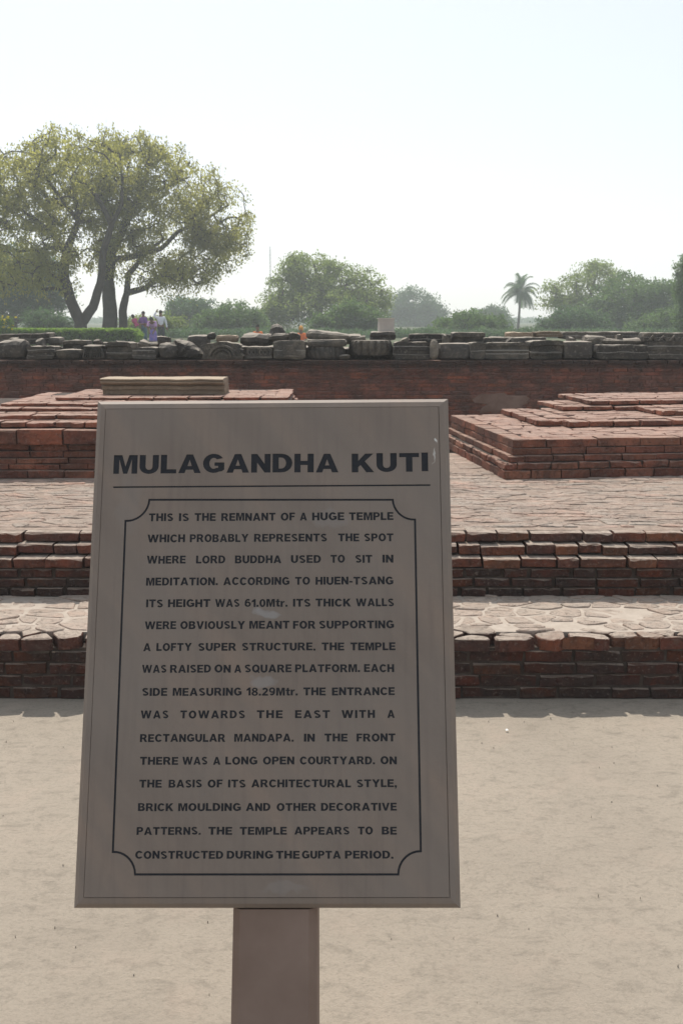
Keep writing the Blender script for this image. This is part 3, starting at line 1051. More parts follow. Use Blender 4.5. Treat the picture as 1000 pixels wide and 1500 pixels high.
lotus_capital(118, 155, 506, 'tapering stone capital carved with upright pointed leaves, below the hedge')
stone_prof(156, 193, 501, 526, P_CAP, 'brown moulded block with a wide flat cap, right of the leaf carved capital', mat='stone_mid', rough=.005)
stone_prof(193, 228, 509, 526, P_STEP, 'low dark stepped block below the standing visitors', mat='stone_dark')
stone_rock(228, 262, 505, 526, 'mossy dark boulder under the feet of the man in white', rough=.05, sharp=3, mat='stone_dark', name='boulder')
stone_rock(250, 296, 503, 526, 'low broken dark rubble stone sloping down to the right, left of the arch carving', rough=.05, sharp=3, taper=.15, slope=-.04, mat='stone_dark', name='boulder')


def arch_stone(x0, x1, yt, label, Y=11.98, d=.26):
    w = PD(x1, 525, Y).x - PD(x0, 525, Y).x
    hh = zat(yt, Y) - ZW
    root = empty('arch_carving')
    v, f = [], []
    # shouldered outline, narrower crown, wings turned out below
    half = [(.50, 0), (.52, .18), (.44, .34), (.49, .52), (.42, .62), (.47, .80), (.40, .90), (.22, .94), (.10, 1.02)]
    out = [(-a * w, b * hh) for a, b in half] + [(a * w, b * hh) for a, b in half[::-1]]
    n = len(out)
    v = [(p[0], -d / 2, p[1]) for p in out] + [(p[0], d / 2, p[1]) for p in out]
    f = [tuple(range(n))[::-1], tuple(range(n, 2 * n))]
    f += [(k, (k + 1) % n, n + (k + 1) % n, n + k) for k in range(n)]
    obj('arch_body', v, f, M['stone_mid'], root)
    for rr, t_, yy, nm in ((.36, .07, .05, 'arch_moulding'), (.25, .05, .035, 'arch_moulding'), (.15, .15, .02, 'arch_niche')):
        v, f = [], []
        m_ = 14
        for i in range(m_ + 1):
            a = math.pi * i / m_
            for r_, y_ in ((rr, -d / 2 + .004), (rr, -d / 2 - yy), (rr - t_, -d / 2 - yy), (rr - t_, -d / 2 + .004)):
                v.append((math.cos(a) * r_ * w * .98, y_, .03 + math.sin(a) * r_ * hh * 1.9))
        for i in range(m_):
            for k in range(4):
                k2 = (k + 1) % 4
                f.append((i * 4 + k, (i + 1) * 4 + k, (i + 1) * 4 + k2, i * 4 + k2))
        f += [(0, 1, 2, 3), (m_ * 4 + 3, m_ * 4 + 2, m_ * 4 + 1, m_ * 4)]
        obj(nm, v, f, M['stone_mid'], root)
    cx = (PD(x0, 525, Y).x + PD(x1, 525, Y).x) / 2
    root.location = (cx, Y + d / 2, ZW)
    tag(root, label, 'carved stone', GRP)


arch_stone(297, 355, 501, 'stone carved with a round horseshoe arch and curled shoulders')


def niche_stone(x0, x1, yt, label, Y=11.99, d=.24):
    w = PD(x1, 525, Y).x - PD(x0, 525, Y).x
    hh = zat(yt, Y) - ZW
    root = empty('pierced_carving')
    rock('stone_body', w, d, hh, M['stone_mid'], seed=x0, rough=.01, sharp=7, taper=.08, parent=root)
    for k in range(6):
        cx = (k + .5) / 6 * w * .84 - w * .42
        v, f = [], []
        m_ = 8
        for i in range(m_):
            a = 2 * math.pi * i / m_
            for s_, y_ in ((1.0, -d / 2 - .002), (1.15, -d / 2 - .022), (.72, -d / 2 - .022), (.6, -d / 2 + .0)):
                v.append((cx + math.cos(a) * w * .062 * s_, y_, hh * .55 + math.sin(a) * hh * .24 * s_))
        for i in range(m_):
            j = (i + 1) % m_
            for q in range(3):
                f.append((i * 4 + q, j * 4 + q, j * 4 + q + 1, i * 4 + q + 1))
        obj('carved_ring', v, f, M['stone_mid'], root)
    for zf in (.16, .9):
        vv, ff = box_vf(-w * .46, w * .46, -d / 2 - .02, -d / 2 + .02, hh * zf - .012, hh * zf + .012)
        obj('carved_band', vv, ff, M['stone_mid'], root)
    cx = (PD(x0, 525, Y).x + PD(x1, 525, Y).x) / 2
    root.location = (cx, Y + d / 2, ZW)
    tag(root, label, 'carved stone', GRP)


niche_stone(360, 400, 508, 'low pale stone pierced with a row of small carved rings')
o = stone_prof(401, 447, 499, 526, P_FLAT, 'squarish block with a triangular relief carved on its face', mat='stone_mid')
w_ = PD(447, 525, 12).x - PD(401, 525, 12).x
hh_ = zat(499, 12) - ZW
child_relief(o, 'triangle_relief', [([(-w_ * .3, hh_ * .28), (w_ * .3, hh_ * .28), (w_ * .08, hh_ * .72), (-w_ * .08, hh_ * .72)], -.215, -.15),
                                   ([(-w_ * .4, hh_ * .1), (w_ * .4, hh_ * .1), (w_ * .38, hh_ * .24), (-w_ * .38, hh_ * .24)], -.225, -.15)], 'stone_mid')


def ribbed(x0, x1, yt, yb, label, n=26, Y=12.0, mat='stone_mid', lift=0.0, amp=.035, bulge=1.0):
    """a fluted drum (flattened gourd shape) lying flat on the wall"""
    w = PD(x1, yb, Y).x - PD(x0, yb, Y).x
    hh = zat(yt, Y) - ZW - lift
    rad = w / 2
    dy = .5
    v, f = [], []
    nz, na = 9, n * 6
    for i in range(nz):
        t = i / (nz - 1)
        pr = .80 + .2 * math.sin(math.pi * (t * .94 + .03)) ** .6 * bulge
        for k in range(na):
            a = 2 * math.pi * k / na
            am = 1 - amp * (0.5 + .5 * math.cos(n * a)) ** 2.5 * math.sin(math.pi * (t * .8 + .1))
            r_ = rad * pr * am
            nn = noise.noise(Vector((math.cos(a) * 3 + x0, math.sin(a) * 3, t * 2))) * .012
            v.append(((r_ + nn) * math.cos(a), (r_ + nn) * math.sin(a) * dy / .5 * .8, t * hh))
    for i in range(nz - 1):
        for k in range(na):
            k2 = (k + 1) % na
            f.append((i * na + k, i * na + k2, (i + 1) * na + k2, (i + 1) * na + k))
    f.append(tuple(range(na))[::-1]); f.append(tuple((nz - 1) * na + k for k in range(na)))
    o = obj('ribbed_drum', v, f, M[mat])
    cx = (PD(x0, yb, Y).x + PD(x1, yb, Y).x) / 2
    o.location = (cx, Y + rad * .8, ZW + lift)
    tag(o, label, 'carved stone', GRP)
    return o


ribbed(446, 506, 508, 526, 'dark finely ribbed drum under the long sloping slab', n=20, mat='stone_dark', amp=.10)
ribbed(511, 577, 499, 526, 'pale broad ribbed drum like a flattened gourd, left of the plain small block', n=18, mat='stone_mid', lift=.04, amp=.17)
o = stone_rock(448, 508, 497, 508, 'thick flat block laid on top of the dark ribbed drum', Y=12.0, d=.4, mat='stone_mid', rough=.012, sharp=8)
o.location.z = zat(508, 12)
stone_rock(497, 512, 520.5, 526, 'fist sized pale stone on the wall edge between the two ribbed drums', Y=11.96, d=.12, mat='stone_mid', sharp=3, name='stone')
stone_prof(577, 630, 501, 526, P_STEP, 'dark block with a row of small carved uprights, left of the upright pointed stone', mat='stone_dark')
stone_rock(628, 643, 497, 526, 'narrow upright stone with a pointed rounded head', Y=11.93, d=.1, mat='stone_mid', rough=.01, sharp=3, taper=.25, name='upright_stone')
stone_rock(643, 688, 503, 526, 'dark plain squared block right of the upright pointed stone', mat='stone_dark', rough=.01, sharp=9)
stone_prof(688, 711, 501, 526, P_FLAT, 'short lighter block at the left end of the long carved frieze block', mat='stone_mid')
stone_prof(711, 774, 502, 526, P_BASE, 'long grey frieze block with shallow carved base, near the palm', mat='stone_mid', rough=.004)
stone_prof(776, 823, 499, 526, P_CAP, 'tall layered pilaster block of several grey mouldings', mat='stone_mid')
stone_rock(824, 868, 500, 526, 'large dark smooth faced block with a light top edge', mat='stone_dark', rough=.012, sharp=9)
stone_rock(856, 890, 490, 506, 'broken jagged pale topped lump resting behind the dark smooth block', Y=12.25, d=.3, mat='stone_mid', rough=.04, sharp=4, name='broken_stone').location.z = ZW + .12
stone_prof(874, 948, 505, 526, P_FLAT, 'low long dark slab with small carved marks beside the zigzag stone', mat='stone_dark')
stone_prof(949, 1015, 500, 526, P_STEP, 'dark block at the right end of the row, under the zigzag stone', mat='stone_dark')

# second row, standing behind or on top
YB = 12.55
sb = stone_prof(-14, 72, 489, 505, P_FLAT, 'long tan slab tilted slightly, leftmost of the second row', Y=YB, mat='stone_mid')
sb.rotation_euler.y = R(-2)
stone_rock(70, 89, 494, 506, 'small brown block at the right end of the long tilted slab', Y=YB, d=.25, mat='stone_mid', rough=.012, sharp=7)
stone_prof(91, 125, 499, 513, P_COR, 'wedge shaped brown cornice piece in front of the hedge', Y=YB - .2, mat='stone_mid')
stone_rock(150, 162, 500, 509, 'small round pale stone beside the brown capped block', Y=YB - .1, d=.1, sharp=3, mat='stone_mid', name='stone')
stone_rock(197, 232, 502, 512, 'low rubble stone at the right end of the hedge', Y=YB - .1, d=.3, sharp=3, rough=.04, mat='stone_mid', name='stone')
stone_rock(274, 303, 491, 520, 'large squared dark brown block behind the left shoulder of the arch', Y=YB - .1, d=.4, mat='stone_dark', rough=.015, sharp=7)
stone_rock(303, 316, 487, 498, 'small round knob of stone above the arch carving', Y=YB, d=.11, mat='stone_dark', sharp=2.5, name='stone')
stone_rock(315, 347, 491, 502, 'small reddish block lying above the arch carving', Y=YB - .1, d=.3, mat='stone_tan', rough=.015, sharp=6)
stone_rock(349, 400, 490, 508, 'broad undercut slab with a bright sunlit top left of the peaked boulder', Y=YB - .25, d=.6, mat='stone_dark', rough=.03, sharp=4)
stone_rock(388, 419, 473, 500, 'dark peaked boulder rising highest in the row', Y=YB, d=.3, mat='stone_dark', rough=.04, sharp=3, taper=.55, name='boulder')
stone_rock(392, 424, 488, 500, 'pale rounded lump at the foot of the dark peaked boulder', Y=YB - .4, d=.3, mat='stone_mid', rough=.03, sharp=3, name='stone')
o = stone_rock(448, 513, 486, 498, 'long flaking slab sloping down to the right above the dark ribbed drum', Y=12.15, d=.5, mat='stone_mid', rough=.022, sharp=6, slope=-.035)
stone_rock(506, 530, 490, 505, 'flat slab fragment left of the block that carries the pale ribbed box', Y=YB, d=.4, mat='stone_mid', rough=.02, sharp=5)
stone_prof(543, 578, 486, 499, P_COR, 'dark spreading block carrying the pale ribbed box', Y=12.45, mat='stone_dark')
stone_prof(599, 658, 489, 504, P_FLAT, 'dark rectangular slab with a pale top edge, second row centre', Y=YB, mat='stone_dark')
stone_prof(663, 711, 487, 504, P_COR, 'slab with a projecting sunlit tan top, left of the palm', Y=YB - .1, mat='stone_mid')
stone_prof(718, 800, 494, 504, P_FLAT, 'thin grey slab laid behind the frieze block', Y=YB, mat='stone_mid')
stone_prof(744, 779, 487, 494, P_FLAT, 'short pinkish block just below the palm trunk', Y=YB + .3, mat='stone_tan')
stone_prof(785, 822, 486, 494, P_FLAT, 'short pinkish block right of the palm, twin standing closer to the long dark beam', Y=YB + .3, mat='stone_tan')
stone_prof(824, 936, 486, 497, P_FLAT, 'very long dark beam of stone, longest of the second row', Y=YB + .3, mat='stone_dark')
stone_rock(880, 950, 497, 505, 'thin slab with a bright top edge below the long dark beam', Y=12.2, d=.5, mat='stone_mid', rough=.02, sharp=6)
z1_ = stone_prof(944, 1012, 487, 501, P_FLAT, 'tan slab carved with a zigzag of triangles at the right edge', Y=12.05, mat='stone_mid')
w_ = PD(1012, 501, 12.05).x - PD(944, 501, 12.05).x
hh_ = zat(487, 12.05) - zat(501, 12.05)
nzg = 4
for k in range(nzg):
    a0 = -w_ * .46 + w_ * .92 * k / nzg
    a1 = -w_ * .46 + w_ * .92 * (k + 1) / nzg
    am = (a0 + a1) / 2
    pl = [(a0, hh_ * .14), (am, hh_ * .74), (a1, hh_ * .14), (a1 - .045, hh_ * .14), (am, hh_ * .5), (a0 + .045, hh_ * .14)]
    v_ = [(p[0], -.205, p[1]) for p in pl] + [(p[0], -.17, p[1]) for p in pl]
    f_ = [(0, 5, 4, 1), (1, 4, 3, 2)] + [((k2 + 1) % 6, k2, 6 + k2, 6 + (k2 + 1) % 6) for k2 in range(6)]
    obj('zigzag_relief', v_, f_, M['stone_mid'], z1_)

fr_ = random.Random(21)
FR_L = ['wedge like fragment above the plain squarish block', 'tiny fragment above the leaf carved capital left side', 'fragment on top of the brown wide capped block', 'fragment in front of the right end of the hedge', 'fragment just in front of the girl in lilac', 'rough fragment right of the man in white', 'fragment between the peaked boulder and the block with the triangular relief', 'fragment on the left end of the dark ribbed drum block', 'fragment above the pale ribbed drum left side', 'fragment above the dark block with carved uprights', 'fragment above the plain squared block by the upright stone', 'fragment over the left end of the long frieze block', 'fragment over the middle of the long frieze block', 'fragment above the large dark smooth block', 'small fragment below the middle of the long dark beam', 'fragment at the right end of the long dark beam', 'fragment lying before the long tan tilted slab, leftmost of the loose ones', 'fragment beside the right end of the long tan tilted slab']
for fi_, (px_, py_, w_f) in enumerate(((112, 500, 14), (142, 499, 11), (176, 501, 18), (212, 501, 16), (240, 499, 20), (262, 503, 16), (430, 492, 18), (466, 497, 16), (528, 497, 14), (590, 498, 12), (655, 498, 13), (716, 497, 15), (742, 497, 12), (838, 499, 16), (905, 495, 12), (932, 499, 14), (20, 497, 15), (60, 500, 13))):
    o = stone_rock(px_ - w_f / 2, px_ + w_f / 2, py_ - fr_.uniform(1, 5), 515, 'small broken ' + FR_L[fi_], Y=12.3 + fr_.uniform(-.1, .15), d=.16, mat=fr_.choice(('stone_mid', 'stone_dark', 'stone_mid')), rough=.04, sharp=fr_.choice((4, 6, 9)), taper=.1, slope=fr_.uniform(-.03, .03), name='stone_fragment')
    o['group'] = 'loose stone fragments on the rear wall'
# pale ribbed box
root = empty('ribbed_box')
bx0, bx1 = PD(554, 486, 12.75).x, PD(577, 486, 12.75).x
wz = bx1 - bx0
zb, zt = zat(492, 12.75), zat(467.5, 12.75)
vv, ff = box_vf(-wz / 2, wz / 2, -.1, .1, 0, zt - zb)
obj('box_body', vv, ff, M['stone_light'], root)
for k in range(6):
    cx = -wz * .42 + wz * .84 * k / 5
    vv, ff = box_vf(cx - wz * .05, cx + wz * .05, -.112, -.0995, .01, (zt - zb) - .02)
    obj('rib', vv, ff, M['stone_light'], root)
vv, ff = box_vf(-wz / 2 - .008, wz / 2 + .008, -.116, .11, zt - zb + .0005, zt - zb + .014)
obj('lid', vv, ff, M['stone_light'], root)
root.location = ((bx0 + bx1) / 2, 12.85, zb)
tag(root, 'pale upright ribbed box standing on a dark block against the trees', 'box')

# ------------------------------------------------------------------ vegetation
def leaf_mat(name, a, b, trans, tw=.45):
    m = NT(name)
    at = m.n('ShaderNodeAttribute', attribute_name='tint').outputs['Fac']
    c = m.mix(at, a, b)
    m.color(c)
    tr = m.n('ShaderNodeBsdfTranslucent')
    m.l(m.mix(at, trans, tuple(min(1, x * 1.35) for x in trans)), tr.inputs[0])
    mx = m.n('ShaderNodeMixShader')
    mx.inputs[0].default_value = tw
    m.b.inputs['Roughness'].default_value = .6
    m.l(m.b.outputs[0], mx.inputs[1]); m.l(tr.outputs[0], mx.inputs[2])
    m.l(mx.outputs[0], m.out.inputs[0])
    return m.m


M['leaf_neem'] = leaf_mat('neem_leaves', (.078, .100, .030), (.155, .140, .040), (.38, .38, .085), .57)
M['leaf_dark'] = leaf_mat('dark_leaves', (.035, .065, .028), (.055, .095, .038), (.10, .18, .07), .4)
M['leaf_mid'] = leaf_mat('green_leaves', (.045, .09, .03), (.085, .125, .04), (.13, .22, .06), .4)
M['leaf_pale'] = leaf_mat('pale_leaves', (.075, .11, .035), (.13, .15, .05), (.24, .32, .08), .45)
M['hedge'] = leaf_mat('hedge_leaves', (.045, .09, .016), (.08, .13, .025), (.26, .42, .06), .45)
M['flower'] = leaf_mat('yellow_petals', (.6, .5, .03), (.7, .6, .05), (.6, .5, .03), .4)
M['bark'] = plain('dark_bark', (.06, .048, .038), (.035, .028, .023), 4)
M['bark_far'] = plain('grey_bark', (.10, .085, .07), (.06, .05, .042), 3)
NPR = np.random.RandomState(11)


def leaf_mesh(name, centers, radii, per, size, mat, parent, flat=.7, droop=0.0, aspect=.45, tint=None, kind=None):
    n = len(centers) * per
    C = np.repeat(np.asarray(centers), per, axis=0)
    Rr = np.repeat(np.asarray(radii), per)
    d = NPR.normal(size=(n, 3))
    d /= np.linalg.norm(d, axis=1)[:, None]
    rad = NPR.uniform(0, 1, n) ** .5
    off = d * (rad * Rr)[:, None]
    off[:, 2] *= flat
    off[:, 2] -= droop * Rr * NPR.uniform(0, 1, n) ** 2
    P = C + off
    a = NPR.normal(size=(n, 3)); a[:, 2] -= .5 + droop
    a /= np.linalg.norm(a, axis=1)[:, None]
    b = np.cross(a, NPR.normal(size=(n, 3)))
    b /= np.linalg.norm(b, axis=1)[:, None] + 1e-9
    s = size * NPR.uniform(.6, 1.4, n)
    a *= s[:, None]; b *= (s * aspect)[:, None]
    V = np.empty((n, 4, 3))
    V[:, 0] = P - a; V[:, 1] = P + b; V[:, 2] = P + a; V[:, 3] = P - b
    me = bpy.data.meshes.new(name)
    me.vertices.add(n * 4)
    me.vertices.foreach_set('co', V.ravel())
    me.loops.add(n * 4)
    me.loops.foreach_set('vertex_index', np.arange(n * 4))
    me.polygons.add(n)
    me.polygons.foreach_set('loop_start', np.arange(n) * 4)
    me.update(calc_edges=True)
    t = np.repeat(NPR.uniform(0, 1, len(centers)) if tint is None else tint, per) + NPR.normal(0, .15, n)
    at = me.attributes.new('tint', 'FLOAT', 'POINT')
    at.data.foreach_set('value', np.clip(np.repeat(t, 4), 0, 1))
    me.materials.append(mat)
    o = bpy.data.objects.new(name, me)
    link(o, parent)
    if kind:
        o['kind'] = kind
    return o


def tree(name, label, Y, limbs, blobs, ncl, per, leaf, cl_r, mat, base_px, trunk_r=.4, zb=.35, flat=.7, droop=.3, bark='bark', cat='tree', shell=.6, twig=.018, dz=1.0, group=None, aspect=.45):
    """limbs: pixel polylines at depth Y (with their own depth offsets); blobs: pixel ellipses (cx, cy, rx, ry, dy)"""
    base = PD(base_px, 480, Y); base.z = zb
    root = empty(name, base, label, cat, group)
    k = Y / math.cos(PITCH) / FPX
    cs = []
    r = random.Random(int(Y * 7 + base_px))
    tot = sum(b[2] * b[3] for b in blobs)
    for bl in blobs:
        cx, cy, rx, ry = bl[:4]
        dy = bl[4] if len(bl) > 4 else 0
        c0 = PD(cx, cy, Y + dy)
        for _ in range(max(3, int(ncl * rx * ry / tot))):
            while True:
                q = Vector((r.uniform(-1, 1), r.uniform(-1, 1), r.uniform(-1, 1)))
                if q.length < 1 and (q.length > shell or r.random() < .35):
                    break
            q = q * (1 + .42 * noise.noise(q * 2.6 + Vector((cx, cy, 0))))
            p = c0 + Vector((q.x * rx * k, q.y * rx * k * dz, q.z * ry * k))
            if p.z > zb + .15:
                cs.append(p)
    # skeleton
    nodes, par, rad = [], [], []
    for li, (pts, r0, r1) in enumerate(limbs):
        prev = -1
        P3 = []
        for q in pts:
            p = PD(q[0], q[1], Y + (q[2] if len(q) > 2 else 0))
            P3.append(p)
        if li == 0 or P3[0].z < zb + .6:
            P3[0].z = zb - .1
        # nearest existing node for branching limbs
        if nodes and P3[0].z > zb:
            prev = min(range(len(nodes)), key=lambda i: (nodes[i] - P3[0]).length)
        m_ = 3
        seq = []
        for i in range(len(P3) - 1):
            for j in range(m_):
                seq.append(P3[i].lerp(P3[i + 1], j / m_))
        seq.append(P3[-1])
        for i, p in enumerate(seq):
            wob = noise.noise_vector(p * .9) * .1 * min(1, i)
            nodes.append(p + wob); par.append(prev)
            rad.append(r0 + (r1 - r0) * i / (len(seq) - 1))
            prev = len(nodes) - 1
    nl = len(nodes)
    arr = [tuple(n) for n in nodes]
    A = np.array(arr + [(0, 0, 0)] * (len(cs) * 3 + 3))
    cnt = nl
    cen = Vector(np.mean(np.array([tuple(c) for c in cs]), axis=0))
    cs.sort(key=lambda p: min((p - nodes[i]).length for i in range(0, nl, 2)))
    for p in cs:
        d = np.linalg.norm(A[:cnt] - np.array(p), axis=1)
        # prefer parents that lie lower and closer in
        d = d + np.maximum(0, A[:cnt, 2] - p.z) * .6
        i = int(np.argmin(d))
        q = Vector(A[i])
        L_ = (p - q).length
        prev = i
        for t in ((.5, 1.0) if L_ > .5 else (1.0,)):
            w = q.lerp(p, t)
            if t < 1:
                w += Vector((r.uniform(-1, 1), r.uniform(-1, 1), r.uniform(-.3, 1))) * L_ * .12
            A[cnt] = w
            nodes.append(w); par.append(prev); rad.append(0)
            prev = cnt
            cnt += 1
    load = [0] * len(nodes)
    for i in range(len(nodes) - 1, nl - 1, -1):
        load[i] += 1
        if par[i] >= 0:
            load[par[i]] += load[i]
    for i in range(nl, len(nodes)):
        rad[i] = min(twig * (load[i] ** .45), .5 * max(rad[:nl]))
    v, f = [], []
    # chains
    lastlimb = 0
    i = 0
    start = 0
    for i in range(nl):
        if i + 1 == nl or par[i + 1] != i:
            pts = nodes[start:i + 1]; rr = rad[start:i + 1]
            if par[start] >= 0:
                pts = [nodes[par[start]]] + pts; rr = [rr[0]] + rr
            else:
                rr = [rr[0] * 1.5] + rr[1:]
            if len(pts) > 1:
                tube(v, f, pts, rr, 8)
            start = i + 1
    for i in range(nl, len(nodes)):
        if load[i] >= 1:
            tube(v, f, [nodes[par[i]], nodes[i]], [min(rad[par[i]], rad[i] * 1.3), rad[i]], 4, cap=False)
    inv = Matrix.Translation(-base)
    obj('trunk', [inv @ q for q in v], f, M[bark], root, smooth=True)
    cen_l = [tuple(inv @ p) for p in cs]
    radii = [cl_r * r.uniform(.6, 1.35) for _ in cs]
    leaf_mesh('crown', cen_l, radii, per, leaf, M[mat], root, flat=flat, droop=droop, aspect=aspect)
    return root


tree('large_tree', 'big spreading tree with a low forked trunk, left of the two trunks behind the hedge', 58,
     [([(118, 492), (118, 470), (103, 440), (94, 405), (98, 365), (115, 325), (110, 285)], .40, .12),
      ([(120, 474), (136, 450), (147, 415), (152, 370), (163, 330), (150, 300), (128, 270)], .31, .10),
      ([(97, 375), (80, 345), (50, 320), (20, 300), (-10, 285)], .15, .05),
      ([(115, 325), (90, 290), (60, 250), (50, 225)], .14, .05),
      ([(163, 330), (178, 300), (180, 260), (175, 225)], .14, .05)],
     [(60, 275, 78, 62), (115, 240, 78, 44), (25, 340, 62, 60), (120, 320, 66, 62, 2), (0, 270, 60, 55), (70, 380, 42, 40, -2), (160, 285, 55, 50, 3), (70, 215, 36, 22), (15, 395, 45, 26, -3), (85, 415, 26, 14)],
     650, 68, .084, .60, 'leaf_neem', 118, droop=1.0, shell=.72)
tree('large_tree', 'big spreading tree with a thick straight double trunk just left of the visitors', 62,
     [([(163, 494), (161, 450), (158, 410), (163, 370), (185, 325), (205, 290), (215, 250)], .50, .12),
      ([(182, 494), (180, 455), (186, 430), (215, 420), (232, 405), (252, 408)], .30, .07),
      ([(165, 380), (200, 375), (235, 365), (262, 340), (300, 320), (335, 300)], .2, .06),
      ([(186, 430), (190, 400), (215, 370), (240, 350)], .2, .08),
      ([(200, 290), (240, 275), (280, 260)], .14, .05)],
     [(195, 255, 72, 58), (262, 285, 70, 46), (318, 320, 48, 50), (240, 335, 70, 50), (180, 340, 52, 52), (295, 365, 46, 34), (330, 360, 38, 46), (245, 235, 40, 26), (255, 390, 56, 16), (235, 400, 48, 22, -3), (285, 402, 44, 18, -2), (170, 230, 60, 34)],
     660, 68, .084, .60, 'leaf_neem', 172, droop=1.0, shell=.72)
tree('tree', 'dark spreading tree at the left edge, behind the forked tree', 80,
     [([(18, 492), (20, 455), (35, 430), (60, 415)], .4, .12), ([(20, 455), (5, 430), (-20, 410)], .3, .1), ([(30, 470), (50, 448), (75, 440)], .22, .06)],
     [(5, 395, 55, 40), (62, 405, 40, 36), (20, 430, 50, 26), (85, 430, 22, 30), (-20, 420, 40, 50), (55, 440, 40, 24), (20, 455, 45, 18)], 640, 52, .11, .8, 'leaf_dark', 18, droop=.5)
tree('shrub', 'dark rounded shrub behind the hedge near the yellow flowers', 66, [([(66, 494), (66, 470)], .12, .05)],
     [(64, 470, 30, 16), (90, 475, 18, 12)], 150, 40, .085, .5, 'leaf_dark', 66, cat='shrub')
tree('tree', 'dark bluish green tree right behind the man in white', 95, [([(275, 494), (275, 455)], .25, .1)],
     [(275, 455, 30, 22), (290, 465, 34, 24), (255, 470, 18, 20)], 330, 46, .12, .75, 'leaf_dark', 275)
tree('bush', 'leafy green bush directly above the arch carving', 78, [([(340, 494), (340, 465)], .18, .06)],
     [(345, 466, 38, 20), (315, 474, 30, 18), (372, 475, 26, 18)], 330, 46, .10, .6, 'leaf_mid', 340, cat='bush')
tree('tree', 'tall light green tree with feathery top in the middle distance, right of the mast', 88,
     [([(470, 494), (468, 455), (466, 420), (460, 385)], .32, .08), ([(468, 455), (440, 430), (415, 425)], .16, .05), ([(467, 440), (500, 420), (530, 410)], .18, .05)],
     [(455, 398, 40, 30), (505, 418, 44, 32), (425, 425, 36, 28), (550, 440, 24, 28), (410, 452, 34, 22), (480, 445, 80, 26), (430, 390, 20, 14), (395, 468, 22, 20)],
     720, 48, .115, .8, 'leaf_pale', 470, bark='bark_far', droop=.4)
tree('bush', 'dark leafy bush beside the pale ribbed box', 72, [([(515, 494), (515, 470)], .15, .05)],
     [(515, 464, 34, 20), (480, 474, 28, 14), (545, 472, 16, 15)], 280, 46, .10, .55, 'leaf_mid', 515, cat='bush')
tree('tree', 'hazy blue rounded tree far behind, right of the ribbed box', 170, [([(610, 490), (610, 460)], .5, .2)],
     [(605, 452, 33, 26), (630, 468, 26, 24), (585, 470, 22, 26), (600, 475, 50, 14)], 520, 44, .2, 1.3, 'leaf_dark', 610, bark='bark_far')
tree('bush', 'low rounded green bush left of the palm', 74, [([(690, 494), (690, 474)], .15, .05)],
     [(685, 474, 36, 15), (715, 478, 26, 14), (655, 482, 22, 12), (690, 486, 55, 8)], 340, 46, .10, .55, 'leaf_mid', 690, cat='bush')
tree('tree', 'small hazy tree touching the left side of the palm trunk', 150, [([(738, 490), (738, 468)], .25, .1)],
     [(722, 464, 22, 13), (705, 470, 20, 16), (740, 478, 14, 8)], 240, 44, .17, 1.0, 'leaf_dark', 738, bark='bark_far')
tree('tree', 'wide pale tree with an open wispy crown right of the palm', 98,
     [([(860, 494), (858, 455), (868, 420), (875, 398)], .3, .08), ([(858, 455), (835, 435), (815, 430)], .16, .05)],
     [(872, 405, 40, 20), (825, 432, 34, 24), (845, 455, 44, 26), (905, 425, 34, 22)], 360, 40, .12, .8, 'leaf_pale', 860, bark='bark_far', droop=.4)
tree('tree', 'broad dense green tree behind the long dark stone beam', 88, [([(925, 494), (925, 450)], .3, .1)],
     [(925, 438, 52, 32), (965, 448, 42, 34), (890, 460, 40, 26), (985, 430, 28, 20), (940, 470, 60, 20)], 640, 48, .12, .8, 'leaf_mid', 925, bark='bark_far')
tree('bush', 'dark green bush in front of the wispy tree right of the palm', 74, [([(830, 494), (830, 470)], .15, .05)],
     [(835, 470, 34, 18), (812, 480, 22, 14), (866, 476, 24, 16), (840, 487, 55, 8)], 330, 46, .10, .55, 'leaf_dark', 830, cat='bush')
tree('bush', 'light green bush at the right edge below the slim tall tree', 76, [([(975, 494), (975, 472)], .15, .05)],
     [(975, 470, 34, 18), (945, 480, 26, 12), (1010, 468, 26, 24)], 260, 46, .10, .55, 'leaf_mid', 975, cat='bush')
tree('slim_tree', 'slim tall leafy tree cut off by the right edge', 64, [([(1003, 494), (1001, 440), (1003, 385)], .16, .05)],
     [(1004, 395, 15, 26), (1006, 430, 17, 36), (1004, 465, 13, 22)], 220, 46, .08, .45, 'leaf_mid', 1003)
tree('bush', 'bush with yellowish tips right behind the standing visitors', 70, [([(250, 494), (250, 478)], .12, .05)],
     [(250, 476, 18, 14), (225, 480, 26, 14), (200, 478, 20, 12)], 170, 44, .09, .5, 'leaf_pale', 250, cat='bush')


def woods():
    cs = []
    r = random.Random(5)
    for i in range(2600):
        px = r.uniform(-400, 1400)
        top = 475 + 5 * noise.noise(Vector((px * .012, 0, 0))) + 3 * noise.noise(Vector((px * .05, 3, 0)))
        Y = r.uniform(300, 360)
        p = PD(px, 470, Y)
        zt = PD(px, top, Y).z
        p.z = r.uniform(.3, max(.8, zt))
        cs.append(tuple(p))
    o = leaf_mesh('distant_woods', cs, [2.2] * len(cs), 22, .55, M['leaf_dark'], None, flat=.8)
    tag(o, kind='stuff')


woods()

def low_shrubs():
    cs = []
    r = random.Random(15)
    for i in range(2300):
        px = r.uniform(212, 1080)
        top = 486 + 3 * noise.noise(Vector((px * .02, 7, 0))) + 3 * noise.noise(Vector((px * .09, 3, 0)))
        Y = r.uniform(66, 71)
        p = PD(px, 470, Y)
        p.z = r.uniform(.4, PD(px, top, Y).z)
        cs.append(tuple(p))
    o = leaf_mesh('low_shrubs', cs, [.38] * len(cs), 26, .085, M['leaf_dark'], None, flat=.8)
    tag(o, kind='stuff')


low_shrubs()


